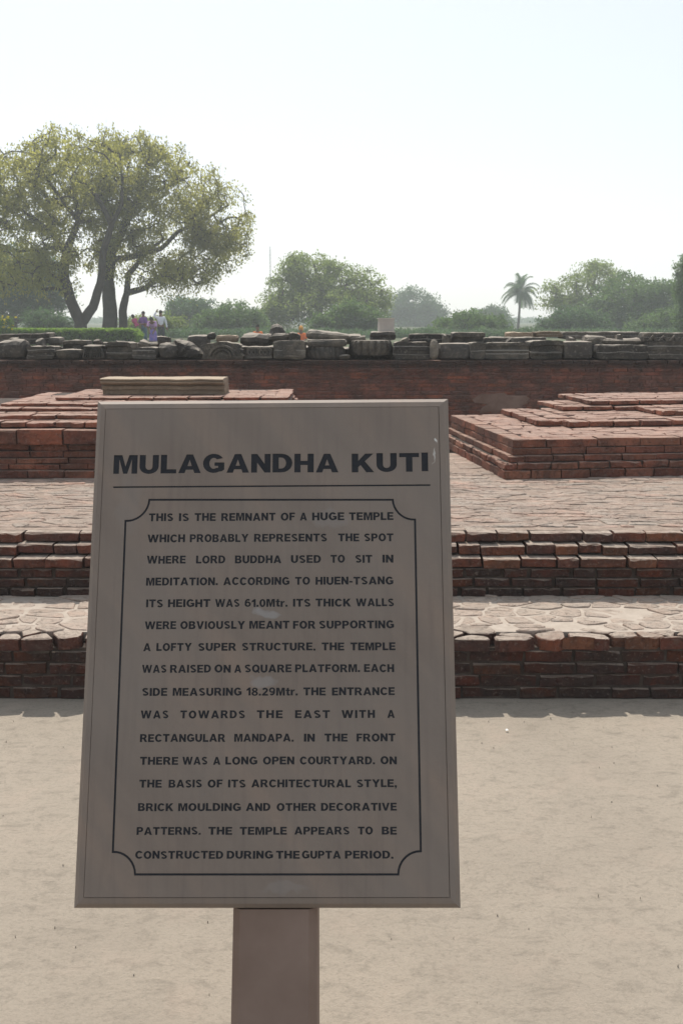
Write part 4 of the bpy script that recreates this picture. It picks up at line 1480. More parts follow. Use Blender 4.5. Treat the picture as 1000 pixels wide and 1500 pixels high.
# palm
def palm():
    Y = 125
    base = PD(758, 480, Y); base.z = .35
    root = empty('palm_tree', base, 'single tall palm with drooping fronds standing against the pale sky', 'palm tree')
    top = PD(759, 430, Y)
    inv = Matrix.Translation(-base)
    v, f = [], []
    pts = [inv @ Vector((base.x + .12 * t + .05 * math.sin(t * 3), Y, base.z + (top.z - base.z) * t)) for t in [i / 8 for i in range(9)]]
    tube(v, f, pts, [.17 - .05 * i / 8 for i in range(9)], 8)
    obj('trunk', v, f, M['bark_far'], root, smooth=True)
    T = pts[-1]
    r = random.Random(3)
    for k in range(30):
        az = k * 2.4
        el = [1.45, 1.15, .9, .6, .3, -.1][k % 6] + r.uniform(-.1, .1)
        Lf = r.uniform(2.5, 3.1)
        v, f = [], []
        p = T.copy()
        d = Vector((math.cos(az) * math.cos(el), math.sin(az) * math.cos(el), math.sin(el)))
        spine = [p.copy()]
        for s_ in range(9):
            p = p + d * Lf / 9
            d = (d + Vector((0, 0, -.17 - .03 * s_))).normalized()
            spine.append(p.copy())
        tube(v, f, spine, [.04 * (1 - i / 10) for i in range(10)], 4)
        for i in range(1, 10):
            t = (spine[i] - spine[i - 1]).normalized()
            side = t.cross(Vector((0, 0, 1)))
            side = side.normalized() if side.length > .05 else Vector((1, 0, 0))
            for s_ in (-1, 1):
                for q in (0, .33, .66):
                    o_ = spine[i - 1].lerp(spine[i], q)
                    ll = .95 * (1 - abs(i - 4) / 9)
                    tip = o_ + side * s_ * ll * .8 + t * ll * .5 + Vector((0, 0, -.45 * ll))
                    b = len(v)
                    v += [o_, o_ + t * .11, tip]
                    f.append((b, b + 1, b + 2))
        me = mesh_from('frond', v, f, M['leaf_dark'])
        at = me.attributes.new('tint', 'FLOAT', 'POINT')
        at.data.foreach_set('value', [r.uniform(.2, .8)] * len(v))
        link(bpy.data.objects.new('frond', me), root)


palm()

# hedge
def hedge():
    Y0, Y1 = 44.5, 46.2
    x0, x1 = PD(-60, 490, 45).x, PD(203, 490, 45).x
    z1 = zat(482, 45)
    root = empty('hedge', (x1, 45, .35), 'long clipped green hedge with a sunlit top behind the stones on the left', 'hedge')
    inv = Matrix.Translation(-Vector((x1, 45, .35)))
    v, f = box_vf(x0, x1 - .15, Y0 + .12, Y1 - .12, .35, z1 - .1)
    obj('hedge_core', [inv @ Vector(q) for q in v], f, plain('hedge_twigs', (.02, .03, .01), (.015, .02, .01), 8), root)
    r = random.Random(9)
    cs = []
    for i in range(3300):
        x = r.uniform(x0, x1)
        side = r.random()
        if side < .5:
            p = (x, Y0 + r.uniform(0, .1), r.uniform(.35, z1))
        elif side < .92:
            p = (x, r.uniform(Y0, Y1), z1 - r.uniform(0, .06))
        else:
            p = (x1 - r.uniform(0, .1), r.uniform(Y0, Y1), r.uniform(.35, z1))
        if p[0] > x1 - .3 and p[2] > z1 - .25:
            dx, dz_ = p[0] - (x1 - .3), p[2] - (z1 - .25)
            if dx * dx / .09 + dz_ * dz_ / .0625 > 1:
                continue
        cs.append(tuple(inv @ Vector(p)))
    leaf_mesh('foliage', cs, [.09] * len(cs), 12, .035, M['hedge'], root, aspect=.6)


hedge()

# yellow flowering plant
rt = empty('flowering_plant', PD(10, 490, 43), 'plant with bright yellow flowers at the left edge in front of the hedge', 'plant')
rt.location.z = .35
inv = Matrix.Translation(-rt.location)
cs = [PD(rng.uniform(-6, 18), rng.uniform(466, 492), 43 + rng.uniform(-.3, .3)) for _ in range(60)]
leaf_mesh('leaves', [tuple(inv @ p) for p in cs], [.14] * 60, 26, .045, M['leaf_mid'], rt)
cs = [PD(rng.gauss(8, 7), rng.uniform(463, 486), 43 + rng.uniform(-.3, .3)) for _ in range(34)]
leaf_mesh('blossoms', [tuple(inv @ p) for p in cs], [.05] * 34, 14, .03, M['flower'], rt, aspect=.9)
v, f = [], []
for k in range(7):
    p0 = Vector((rng.uniform(-.1, .1), 0, 0)); p1 = inv @ PD(rng.uniform(-2, 16), rng.uniform(468, 480), 43)
    tube(v, f, [p0, p0.lerp(p1, .5) + Vector((0, 0, .05)), p1], [.012, .01, .006], 4)
obj('stems', v, f, M['bark'], rt)

# lattice mast
def mast():
    Y = 250
    base = PD(397, 480, Y); base.z = .35
    zt = PD(397, 361, Y).z - .35
    root = empty('radio_mast', base, 'very thin hazy lattice mast rising against the sky', 'mast')
    mm = plain('mast_paint', (.32, .27, .33), (.30, .26, .30), 1, bump=0)
    s = .17
    corners = [(-s, -s), (s, -s), (0, s)]
    for c in corners:
        v, f = [], []
        tube(v, f, [(c[0], c[1], 0), (c[0] * .8, c[1] * .8, zt)], [.05, .04], 5)
        obj('mast_leg', v, f, mm, root)
    v, f = [], []
    n = int(zt / .9)
    for i in range(n):
        for a in range(3):
            c1, c2 = corners[a], corners[(a + 1) % 3]
            tube(v, f, [(c1[0], c1[1], i * .9), (c2[0], c2[1], (i + 1) * .9)], [.02, .02], 4)
    obj('bracing', v, f, mm, root)


mast()

# ------------------------------------------------------------------ people
def skin_mesh(name, joints, edges, mat, parent, sub=2, root=0):
    me = bpy.data.meshes.new(name)
    me.from_pydata([j[0] for j in joints], edges, [])
    o = bpy.data.objects.new(name, me)
    col.objects.link(o)
    sk = o.modifiers.new('skin', 'SKIN')
    sk.use_smooth_shade = True
    for i, j in enumerate(joints):
        rr = j[1] if isinstance(j[1], tuple) else (j[1], j[1])
        me.skin_vertices[0].data[i].radius = rr
        me.skin_vertices[0].data[i].use_root = (i == root)
    ss = o.modifiers.new('sub', 'SUBSURF')
    ss.levels = sub
    ss.render_levels = sub
    dg = bpy.context.evaluated_depsgraph_get()
    me2 = bpy.data.meshes.new_from_object(o.evaluated_get(dg))
    me2.name = name
    me2.materials.clear()
    me2.materials.append(mat)
    o2 = bpy.data.objects.new(name, me2)
    bpy.data.objects.remove(o)
    bpy.data.meshes.remove(me)
    o2.name = name
    link(o2, parent)
    return o2


def cloth(name, c, c2=None, scale=14):
    return plain(name, c, c2 or tuple(x * .75 for x in c), scale, bump=.2)


SKIN = plain('brown_skin', (.20, .11, .07), (.17, .09, .06), 8, bump=0)
HAIR = plain('black_hair', (.012, .010, .010), (.02, .017, .015), 40)


def head_parts(root, hc, yaw=0.0, hair='short', cover=None):
    """face details, ears and hair around the head centre hc"""
    Rm = Matrix.Rotation(yaw, 4, 'Z')

    def blob(nm, c, rx, ry, rz, mat, n=10, cut=None):
        v, f = [], []
        for i in range(n + 1):
            th_ = math.pi * i / n
            for k in range(n * 2):
                ph = math.pi * k / n
                q = Vector((c[0] + rx * math.sin(th_) * math.cos(ph), c[1] + ry * math.sin(th_) * math.sin(ph), c[2] + rz * math.cos(th_)))
                v.append(hc + (Rm @ q))
        for i in range(n):
            for k in range(n * 2):
                k2 = (k + 1) % (n * 2)
                f.append((i * 2 * n + k, (i + 1) * 2 * n + k, (i + 1) * 2 * n + k2, i * 2 * n + k2))
        return obj(nm, v, f, mat, root, smooth=True)
    # local: face looks to -y
    blob('nose', (0, -.105, -.01), .014, .02, .022, SKIN, 5)
    for s_ in (-1, 1):
        blob('ear', (s_ * .078, 0, -.005), .012, .02, .032, SKIN, 5)
        blob('eye', (s_ * .032, -.086, .018), .013, .010, .009, HAIR, 5)
    blob('mouth', (0, -.09, -.055), .026, .010, .006, plain('lips', (.16, .06, .05)), 5)
    if hair == 'short':
        blob('hair', (0, .02, .04), .086, .098, .092, HAIR)
    elif hair == 'long':
        blob('hair', (0, .025, .035), .092, .104, .10, HAIR)
        blob('hair_bun', (0, .115, -.03), .05, .05, .06, HAIR)
    if cover:
        blob('head_scarf', (0, .02, .01), .10, .112, .135, cover)


def person(label, px, Y, joints, bones, clothes, head, hair, yaw=0.0, cover=None, z=.35):
    loc = PD(px, 490, Y); loc.z = z
    root = empty('person', loc, label, 'person')
    body = skin_mesh('body', joints, bones, SKIN, root)
    for nm, js, bs, mt in clothes:
        skin_mesh(nm, js, bs, mt, root)
    head_parts(root, Vector(head), yaw, hair, cover)
    return root


def std(hip=(0, 0, .86), chest=(0, 0, 1.25), neck=(0, 0, 1.36), head=(0, 0, 1.50), footL=(-.10, -.02, .04), footR=(.10, .02, .04),
        kneeL=(-.09, -.02, .46), kneeR=(.09, .01, .46), elbL=(-.23, 0, 1.05), elbR=(.23, 0, 1.05), haL=(-.22, -.12, .84), haR=(.22, -.10, .84), s=1.0, hl=1.0):
    V_ = lambda t: tuple(q * s for q in t)
    hipv, ch, nk, hd = V_(hip), V_(chest), V_(neck), V_(head)
    mid = tuple((a + b) / 2 for a, b in zip(hipv, ch))
    shL = (ch[0] - .16 * s, ch[1], ch[2] + .04 * s); shR = (ch[0] + .16 * s, ch[1], ch[2] + .04 * s)
    hL = (hipv[0] - .09 * s, hipv[1], hipv[2] - .05 * s); hR = (hipv[0] + .09 * s, hipv[1], hipv[2] - .05 * s)
    fl, fr = V_(footL), V_(footR)
    J = [(hipv, (.13 * s, .10 * s)), (mid, (.12 * s, .09 * s)), (ch, (.14 * s, .10 * s)), (nk, .05 * s), (hd, (.082 * s, .10 * s)), ((hd[0], hd[1], hd[2] + .07 * s), (.07 * s, .085 * s)),
         (shL, .055 * s), (V_(elbL), .04 * s), (V_(haL), .028 * s), (shR, .055 * s), (V_(elbR), .04 * s), (V_(haR), .028 * s),
         (hL, .085 * s), (V_(kneeL), .058 * s), (fl, .038 * s), ((fl[0], fl[1] - .15 * s, fl[2] - .01), .03 * s),
         (hR, .085 * s), (V_(kneeR), .058 * s), (fr, .038 * s), ((fr[0], fr[1] - .15 * s, fr[2] - .01), .03 * s)]
    B = [(0, 1), (1, 2), (2, 3), (3, 4), (4, 5), (2, 6), (6, 7), (7, 8), (2, 9), (9, 10), (10, 11), (0, 12), (12, 13), (13, 14), (14, 15), (0, 16), (16, 17), (17, 18), (18, 19)]
    # hands: five short fingers each
    for wrist, elbow in ((8, 7), (11, 10)):
        w = Vector(J[wrist][0]); d = (w - Vector(J[elbow][0])).normalized()
        side = d.cross(Vector((0, 1, 0)))
        side = side.normalized() if side.length > .1 else Vector((1, 0, 0))
        pi_ = len(J)
        J.append((tuple(w + d * .07 * s), (.036 * s, .02 * s))); B.append((wrist, pi_))
        for k in range(4):
            q = w + d * (.14 - .01 * abs(k - 1.4)) * s + side * (k - 1.5) * .021 * s
            J.append((tuple(q), .009)); B.append((pi_, len(J) - 1))
        J.append((tuple(w + d * .06 * s - side * .055 * s), .010)); B.append((wrist, len(J) - 1))
    return J, B


def garment(J, idx, bones, grow, extra=None, over=None):
    js = []
    for n_, i in enumerate(idx):
        p, r_ = J[i]
        r_ = r_ if isinstance(r_, tuple) else (r_, r_)
        g = over.get(i, grow) if over else grow
        js.append((p, (r_[0] + g, r_[1] + g)))
    m_ = {i: k for k, i in enumerate(idx)}
    return js, [(m_[a], m_[b]) for a, b in bones]


# man in the white shirt, right hand raised to his head, seen from behind
J, B = std(elbL=(-.34, .0, 1.36), haL=(-.20, -.02, 1.58), elbR=(.25, .0, 1.05), haR=(.28, -.04, .80))
shirt = garment(J, [0, 1, 2, 6, 7, 9, 10, 8, 11], [(0, 1), (1, 2), (2, 6), (6, 7), (2, 9), (9, 10), (7, 8), (10, 11)], .022, over={8: .012, 11: .012})
tr = garment(J, [0, 12, 13, 14, 16, 17, 18], [(0, 12), (12, 13), (13, 14), (0, 16), (16, 17), (17, 18)], .018, over={0: -.02, 14: .03, 18: .03, 13: .03, 17: .03})
M_white, M_navy = cloth('white_shirt', (.72, .74, .80)), cloth('dark_trousers', (.03, .035, .05))
man = person('standing man in a white shirt and dark trousers, one hand raised to his head', 236.5, 50, J, B, [('shirt', *shirt, M_white), ('trousers', *tr, M_navy)], (0, 0, 1.53), 'short', yaw=math.pi)
man.rotation_euler.z = .25
v, f = [], []
tube(v, f, [(-.1, .13, 1.36), (.02, .155, 1.2), (.16, .13, .98)], [.018, .018, .018], 4)
obj('bag_strap', v, f, M_navy, man)

# woman in purple holding a child
J, B = std(elbL=(-.26, -.06, 1.06), haL=(-.16, -.28, 1.08), elbR=(.22, -.02, 1.02), haR=(.02, -.28, 1.0), s=.97)
top_ = garment(J, [0, 1, 2, 6, 7, 9, 10, 12, 16], [(0, 1), (1, 2), (2, 6), (6, 7), (2, 9), (9, 10), (0, 12), (0, 16)], .035, over={7: .03, 10: .03, 12: .05, 16: .05})
trw = garment(J, [12, 13, 14, 0, 16, 17, 18], [(0, 12), (12, 13), (13, 14), (0, 16), (16, 17), (17, 18)], .03, over={14: .05, 18: .05})
pw = person('standing woman in a purple patterned tunic and teal trousers, carrying a child on her arm', 211, 50, J, B,
            [('tunic', *top_, cloth('purple_print', (.22, .09, .28), (.10, .07, .20), 24)), ('trousers', *trw, cloth('teal_cotton', (.06, .13, .18)))], (0, 0, 1.475), 'long', yaw=.5)
pw.rotation_euler.z = -.5
Jc, Bc = std(s=.52, kneeL=(-.16, -.22, .62), footL=(-.18, -.16, .3), kneeR=(.18, -.2, .62), footR=(.2, -.14, .3), hip=(0, 0, .80))
ct = garment(Jc, [0, 1, 2, 6, 7, 9, 10, 12, 13, 16, 17], [(0, 1), (1, 2), (2, 6), (6, 7), (2, 9), (9, 10), (0, 12), (12, 13), (0, 16), (16, 17)], .025)
ch = person('small child in bright red and pink, held in the arms of the woman in purple', 204, 49.8, Jc, Bc, [('dress', *ct, cloth('red_pink_print', (.55, .05, .13), (.35, .1, .25), 26))], (0, 0, .79), 'short', z=.35 + .58)
ch.rotation_euler = (0, -.35, .6)

# girl in lilac bending forward
J, B = std(hip=(0, .08, .78), chest=(.0, -.14, 1.02), neck=(0, -.24, 1.10), head=(0, -.31, 1.20), elbL=(-.2, -.28, .84), haL=(-.12, -.34, .62), elbR=(.2, -.26, .82), haR=(.1, -.36, .6))
tp = garment(J, [0, 1, 2, 6, 7, 9, 10], [(0, 1), (1, 2), (2, 6), (6, 7), (2, 9), (9, 10)], .03)
sk_j = [((0, .06, .80), (.15, .14)), ((0, .05, .5), (.20, .17)), ((0, .03, .22), (.23, .19)), ((0, .03, .12), (.23, .19))]
gl = person('girl in a lilac top and long blue skirt bending forward between the other two', 224.5, 49.6, J, B,
            [('top', *tp, cloth('lilac_cotton', (.50, .28, .52), (.40, .24, .46), 10)), ('skirt', sk_j, [(0, 1), (1, 2), (2, 3)], cloth('blue_skirt', (.10, .11, .42), (.28, .16, .42), 9))], (0, -.32, 1.20), 'long', yaw=.3)

# seated figures, only their upper bodies show above the stones
def seated():
    return std(hip=(0, .1, .16), chest=(0, .02, .55), neck=(0, .0, .68), head=(0, -.02, .82), kneeL=(-.28, -.25, .14), footL=(-.05, -.3, .06), kneeR=(.28, -.25, .14), footR=(.08, -.34, .06),
               elbL=(-.24, -.06, .36), haL=(-.1, -.26, .25), elbR=(.24, -.06, .36), haR=(.1, -.26, .25))


M_or, M_sc = cloth('orange_robe', (.75, .16, .02), (.60, .12, .02)), cloth('yellow_scarf', (.7, .38, .06), (.55, .2, .03), 30)
for px, lb, hr, cv, sz in ((377.5, 'seated person in an orange robe with dark hair, partly hidden by the stones', 'short', None, .42),
                           (441, 'seated person in orange with a yellow head scarf, partly hidden right of the peaked boulder', 'short', M_sc, .35)):
    J, B = seated()
    g = garment(J, [0, 1, 2, 6, 7, 9, 10, 12, 13, 16, 17], [(0, 1), (1, 2), (2, 6), (6, 7), (2, 9), (9, 10), (0, 12), (12, 13), (0, 16), (16, 17)], .035)
    person(lb, px, 47, J, B, [('robe', *g, M_or)], (0, -.02, .85), hr, cover=cv, z=sz - .07)

# ------------------------------------------------------------------ the sign
SO = Vector((-.14292548, 1.72663373, .44372866))
SR = Matrix.Rotation(-.01583969, 4, 'Z') @ Matrix.Rotation(-.38766716, 4, 'X') @ Matrix.Rotation(-.00877883, 4, 'Y')
SM = Matrix.Translation(SO) @ SR
SW, SH = .74, 1.01443


def S2(px, py):
    """pixel on the sign's face -> local (x, z)"""
    inv_ = SM.inverted()
    o_ = inv_ @ CAM
    d_ = inv_.to_3x3() @ ray(px, py)
    t = (-.0150 - o_.y) / d_.y
    q = o_ + d_ * t
    return q.x, q.z


SMUDGES = []
for px, py, rx, rz, amt, c in ((392, 898, .030, .009, .6, (.26, .255, .25)), (388, 997, .028, .016, .4, (.26, .255, .25)),
                               (635, 668, .0022, .016, .6, (.50, .49, .46)), (640, 644, .0035, .009, .8, (.6, .6, .57)),
                               (480, 760, .05, .02, .22, (.235, .225, .22)), (415, 1300, .05, .012, .25, (.23, .215, .205)),
                               (190, 735, .03, .08, .12, (.23, .22, .21))):
    x_, z_ = S2(px, py)
    SMUDGES.append((x_, z_, rx, rz, amt, c))
M['sign'] = sign_stone()
M['ink'] = plain('black_paint', (.010, .011, .014), (.016, .017, .022), 90, rough=.6, bump=.2, bd=.001)

sign = empty('stone_sign', (0, 0, 0), 'tilted taupe sandstone notice board with engraved black English text on a stone post', 'sign')
sign.matrix_basis = SM


def slab():
    w, h_ = SW / 2, SH
    t = .055

    def rect(i, y):
        return [(-w + i, y, i), (w - i, y, i), (w - i, y, h_ - i), (-w + i, y, h_ - i)]
    rings = [rect(.004, t), rect(0, t - .004), rect(0, .002), rect(.002, -.001), rect(.010, -.0105), rect(.0205, -.0130), rect(.0215, -.0120), rect(.0218, -.0115)]
    v, f = [], []
    for rg in rings:
        v += rg
    for i in range(len(rings) - 1):
        for k in range(4):
            k2 = (k + 1) % 4
            f.append((i * 4 + k, (i + 1) * 4 + k, (i + 1) * 4 + k2, i * 4 + k2)[::-1])
    f.append((0, 1, 2, 3)[::-1])
    b = (len(rings) - 1) * 4
    f.append((b, b + 1, b + 2, b + 3))
    o = obj('board', v, f, M['sign'], sign)
    return o


slab()

LINES = [
    (762.5, [('THIS', 218, 254), ('IS', 262, 277), ('THE', 285, 316), ('REMNANT', 324, 403.5), ('OF', 411, 432), ('A', 439, 449.5), ('HUGE', 457, 504), ('TEMPLE', 511, 576)]),
    (793.5, [('WHICH', 216, 271), ('PROBABLY', 278, 364), ('REPRESENTS', 372, 479), ('THE', 495, 526), ('SPOT', 533, 576)]),
    (824.8, [('WHERE', 215, 272), ('LORD', 287, 330), ('BUDDHA', 344, 412), ('USED', 426, 470), ('TO', 484, 505), ('SIT', 520, 545), ('IN', 560, 576)]),
    (856.8, [('MEDITATION.', 214, 319), ('ACCORDING', 327, 424), ('TO', 432, 454), ('HIUEN-TSANG', 462, 576)]),
    (888.8, [('ITS', 214, 239), ('HEIGHT', 246, 308), ('WAS', 315, 351), ('61.0Mtr.', 358, 421), ('ITS', 429, 455), ('THICK', 462, 514), ('WALLS', 521, 577)]),
    (921, [('WERE', 212, 258), ('OBVIOUSLY', 264, 359), ('MEANT', 365, 424), ('FOR', 429, 462), ('SUPPORTING', 467, 577)]),
    (953, [('A', 210, 221), ('LOFTY', 229, 281), ('SUPER', 290, 346), ('STRUCTURE.', 354, 462), ('THE', 471, 504), ('TEMPLE', 513, 579)]),
    (985, [('WAS', 208, 244), ('RAISED', 249, 309), ('ON', 314, 338), ('A', 343, 353.5), ('SQUARE', 358, 427), ('PLATFORM.', 432, 527), ('EACH', 533, 577)]),
    (1018.8, [('SIDE', 208, 245), ('MEASURING', 253, 354), ('18.29Mtr.', 361, 436), ('THE', 444, 477), ('ENTRANCE', 486, 578)]),
    (1052, [('WAS', 206, 247), ('TOWARDS', 264, 359), ('THE', 376, 414), ('EAST', 432, 483), ('WITH', 500, 549), ('A', 567, 578)]),
    (1086.5, [('RECTANGULAR', 205, 330), ('MANDAPA.', 343, 430), ('IN', 445, 461), ('THE', 475, 509), ('FRONT', 522, 579)]),
    (1120, [('THERE', 205, 261), ('WAS', 267, 304), ('A', 312, 323), ('LONG', 330, 377), ('OPEN', 385, 431), ('COURTYARD.', 439, 549), ('ON', 557, 581)]),
    (1153.5, [('THE', 204, 237), ('BASIS', 247, 296), ('OF', 304, 326), ('ITS', 334, 360), ('ARCHITECTURAL', 368, 514), ('STYLE,', 522, 581)]),
    (1188, [('BRICK', 202, 254), ('MOULDING', 261, 353), ('AND', 360, 396), ('OTHER', 405, 463), ('DECORATIVE', 470, 581)]),
    (1222.8, [('PATTERNS.', 200, 294), ('THE', 305, 340), ('TEMPLE', 351, 420), ('APPEARS', 431, 512), ('TO', 524, 546), ('BE', 559, 581)]),
    (1258, [('CONSTRUCTED', 198, 327), ('DURING', 332, 400), ('THE', 404, 439), ('GUPTA', 442, 499), ('PERIOD.', 505, 576)]),
]
CAPPX = 11.6


def _arc(cx, cy, rx, ry, a0, a1, n=None):
    n = n or max(3, int(abs(a1 - a0) / 20))
    return [(cx + rx * math.cos(R(a0 + (a1 - a0) * i / n)), cy + ry * math.sin(R(a0 + (a1 - a0) * i / n))) for i in range(n + 1)]


def _ell(cx, cy, rx, ry):
    return _arc(cx, cy, rx, ry, 0, 342, 19)


def _stroke(pts, t):
    Lq, Rq = [], []
    for i in range(len(pts)):
        a_ = Vector(pts[max(i - 1, 0)]); b_ = Vector(pts[min(i + 1, len(pts) - 1)])
        d_ = (b_ - a_).normalized()
        nn = Vector((-d_.y, d_.x)) * t / 2
        Lq.append((pts[i][0] + nn.x, pts[i][1] + nn.y)); Rq.append((pts[i][0] - nn.x, pts[i][1] - nn.y))
    return Lq + Rq[::-1]


def _ring(cx, cy, rx, ry, tx, ty):
    return [_ell(cx, cy, rx, ry), _ell(cx, cy, rx - tx, ry - ty)]


def _rect(x0, y0, x1, y1):
    return [(x0, y0), (x1, y0), (x1, y1), (x0, y1)]


_spath = _arc(.40, .725, .27, .165, 25, 262, 10) + _arc(.40, .275, .27, .165, 82, -155, 10)
# glyph -> (width, [part, ...]); a part is a list of loops filled even-odd
GL = {
    'A': (.98, [[[(0, 0), (.35, 1), (.63, 1), (.98, 0), (.70, 0), (.645, .18), (.335, .18), (.28, 0)], [(.40, .38), (.58, .38), (.49, .70)]]]),
    'B': (.84, [[[(0, 0), (0, 1)] + _arc(.50, .75, .28, .25, 90, -60, 6) + _arc(.52, .28, .32, .28, 60, -90, 7), [(.27, .21), (.27, .43), (.48, .43), (.54, .38), (.54, .26), (.48, .21)], [(.27, .61), (.27, .81), (.45, .81), (.51, .76), (.51, .66), (.45, .61)]]]),
    'C': (.88, [[_arc(.46, .5, .46, .515, 28, 332, 18) + [(.615, .28)] + _arc(.46, .5, .185, .29, 310, 50, 12) + [(.615, .72)]]]),
    'D': (.86, [[[(0, 0), (0, 1)] + _arc(.40, .5, .46, .5, 90, -90, 10), [(.27, .21), (.27, .79)] + _arc(.38, .5, .205, .29, 90, -90, 8)]]),
    'E': (.74, [[[(0, 0), (0, 1), (.73, 1), (.73, .785), (.27, .785), (.27, .61), (.69, .61), (.69, .41), (.27, .41), (.27, .215), (.74, .215), (.74, 0)]]]),
    'F': (.68, [[[(0, 0), (0, 1), (.68, 1), (.68, .785), (.27, .785), (.27, .60), (.62, .60), (.62, .395), (.27, .395), (.27, 0)]]]),
    'G': (.94, [[_arc(.47, .5, .47, .515, 32, 300, 16) + [(.82, .07), (.93, .16), (.93, .55), (.50, .55), (.50, .36), (.66, .36), (.66, .27)] + _arc(.47, .5, .19, .29, 300, 45, 12)]]),
    'H': (.84, [[[(0, 0), (0, 1), (.27, 1), (.27, .62), (.57, .62), (.57, 1), (.84, 1), (.84, 0), (.57, 0), (.57, .39), (.27, .39), (.27, 0)]]]),
    'I': (.27, [[_rect(0, 0, .27, 1)]]),
    'K': (.92, [[[(0, 0), (0, 1), (.27, 1), (.27, .62), (.56, 1), (.90, 1), (.545, .59), (.93, 0), (.60, 0), (.365, .385), (.27, .28), (.27, 0)]]]),
    'L': (.68, [[[(0, 0), (0, 1), (.27, 1), (.27, .225), (.68, .225), (.68, 0)]]]),
    'M': (1.04, [[[(0, 0), (0, 1), (.37, 1), (.52, .40), (.67, 1), (1.04, 1), (1.04, 0), (.79, 0), (.79, .74), (.61, 0), (.43, 0), (.25, .74), (.25, 0)]]]),
    'N': (.84, [[[(0, 0), (0, 1), (.26, 1), (.58, .47), (.58, 1), (.84, 1), (.84, 0), (.585, 0), (.26, .53), (.26, 0)]]]),
    'O': (.94, [_ring(.47, .5, .47, .515, .275, .225)]),
    'P': (.80, [[[(0, 0), (0, 1)] + _arc(.48, .68, .32, .32, 90, -90, 8) + [(.27, .36), (.27, 0)], [(.27, .56), (.27, .80)] + _arc(.44, .68, .10, .12, 90, -90, 5)]]),
    'Q': (.94, [_ring(.47, .5, .47, .515, .275, .225), [[(.45, .27), (.58, .37), (.97, .04), (.83, -.09)]]]),
    'R': (.90, [[[(0, 0), (0, 1)] + _arc(.52, .71, .30, .29, 90, -62, 8) + [(.91, 0), (.61, 0), (.41, .37), (.27, .37), (.27, 0)], [(.27, .57), (.27, .80)] + _arc(.46, .685, .10, .115, 90, -90, 5)]]),
    'S': (.80, [[_stroke(_spath, .215)]]),
    'T': (.82, [[[(0, 1), (.82, 1), (.82, .775), (.545, .775), (.545, 0), (.275, 0), (.275, .775), (0, .775)]]]),
    'U': (.84, [[[(0, 1), (.27, 1)] + _arc(.42, .38, .15, .175, 180, 360, 7) + [(.57, 1), (.84, 1)] + _arc(.42, .38, .42, .395, 0, -180, 12)]]),
    'V': (.94, [[[(0, 1), (.28, 1), (.47, .32), (.66, 1), (.94, 1), (.61, 0), (.33, 0)]]]),
    'W': (1.38, [[[(0, 1), (.27, 1), (.40, .40), (.55, 1), (.83, 1), (.98, .40), (1.11, 1), (1.38, 1), (1.12, 0), (.84, 0), (.69, .60), (.54, 0), (.26, 0)]]]),
    'Y': (.94, [[[(0, 1), (.30, 1), (.47, .68), (.64, 1), (.94, 1), (.605, .42), (.605, 0), (.335, 0), (.335, .42)]]]),
    '.': (.26, [[_rect(0, 0, .26, .25)]]),
    ',': (.26, [[[(0, .25), (.26, .25), (.26, .03), (.12, -.2), (.02, -.16), (.12, 0), (0, 0)]]]),
    '-': (.40, [[_rect(0, .28, .40, .48)]]),
    '0': (.76, [_ring(.38, .5, .38, .515, .255, .20)]),
    '1': (.50, [[[(.24, 0), (.24, .66), (0, .56), (0, .77), (.30, 1.01), (.50, 1.01), (.50, 0)]]]),
    '2': (.76, [[_stroke(_arc(.38, .70, .255, .20, 165, -32, 8) + [(.16, .13)], .23)], [_rect(.02, 0, .76, .21)]]),
    '6': (.78, [_ring(.40, .33, .38, .345, .235, .19), [_stroke(_arc(.42, .46, .29, .44, 52, 178, 8), .225)]]),
    '8': (.78, [_ring(.39, .28, .39, .295, .235, .17), _ring(.39, .75, .35, .265, .22, .16)]),
    '9': (.78, [_ring(.38, .67, .38, .345, .235, .19), [_stroke(_arc(.36, .54, .29, .44, 232, 358, 8), .225)]]),
    't': (.50, [[[(.12, .92), (.38, 1.0), (.38, .74), (.52, .74), (.52, .56), (.38, .56), (.38, .22), (.52, .2), (.52, 0), (.30, -.01), (.17, .03), (.12, .14), (.12, .56), (0, .56), (0, .74), (.12, .74)]]]),
    'r': (.50, [[[(0, 0), (0, .74), (.24, .74), (.25, .62), (.36, .75), (.52, .74), (.46, .54), (.32, .54), (.26, .42), (.26, 0)]]]),
}
PARTS = []      # (list of loops in sign coordinates)


def add_word(text, x0, x1, z0, cap, gap=.115):
    x = 0
    put = []
    for c in text:
        put.append((c, x)); x += GL[c][0] + gap
    tot = x - gap
    sx = (x1 - x0) / tot
    wr_ = random.Random(text)
    for c, xx in put:
        jz = wr_.uniform(-.02, .02)
        for part in GL[c][1]:
            PARTS.append([[(x0 + (xx + p[0]) * sx, z0 + (p[1] + jz) * cap) for p in lp] for lp in part])


ww = SW / 2 - .0222

plates = []
hx0, hz0 = S2(166, 693.5)
hx1, hzt = S2(495.5, 664)
kx0, _ = S2(515, 693.5)
kx1, _ = S2(627, 693.5)
add_word('MULAGANDHA', hx0, hx1, hz0, hzt - hz0, .085)
add_word('KUTI', kx0, kx1, hz0, hzt - hz0, .10)
plates.append(('heading_lettering', hx0 - .004, kx1 + .004, hz0 - .004, hzt + .004))
for base, words_ in LINES:
    za = S2(400, base)[1]
    cap = S2(400, base - CAPPX)[1] - za
    for w_t, a_, b_ in words_:
        add_word(w_t, S2(a_, base)[0], S2(b_, base)[0], za, cap, .19 if base == 1052 else .095)
    plates.append(('text_line', S2(words_[0][1], base)[0] - .003, S2(words_[-1][2], base)[0] + .003, za - .006, za + cap + .004))


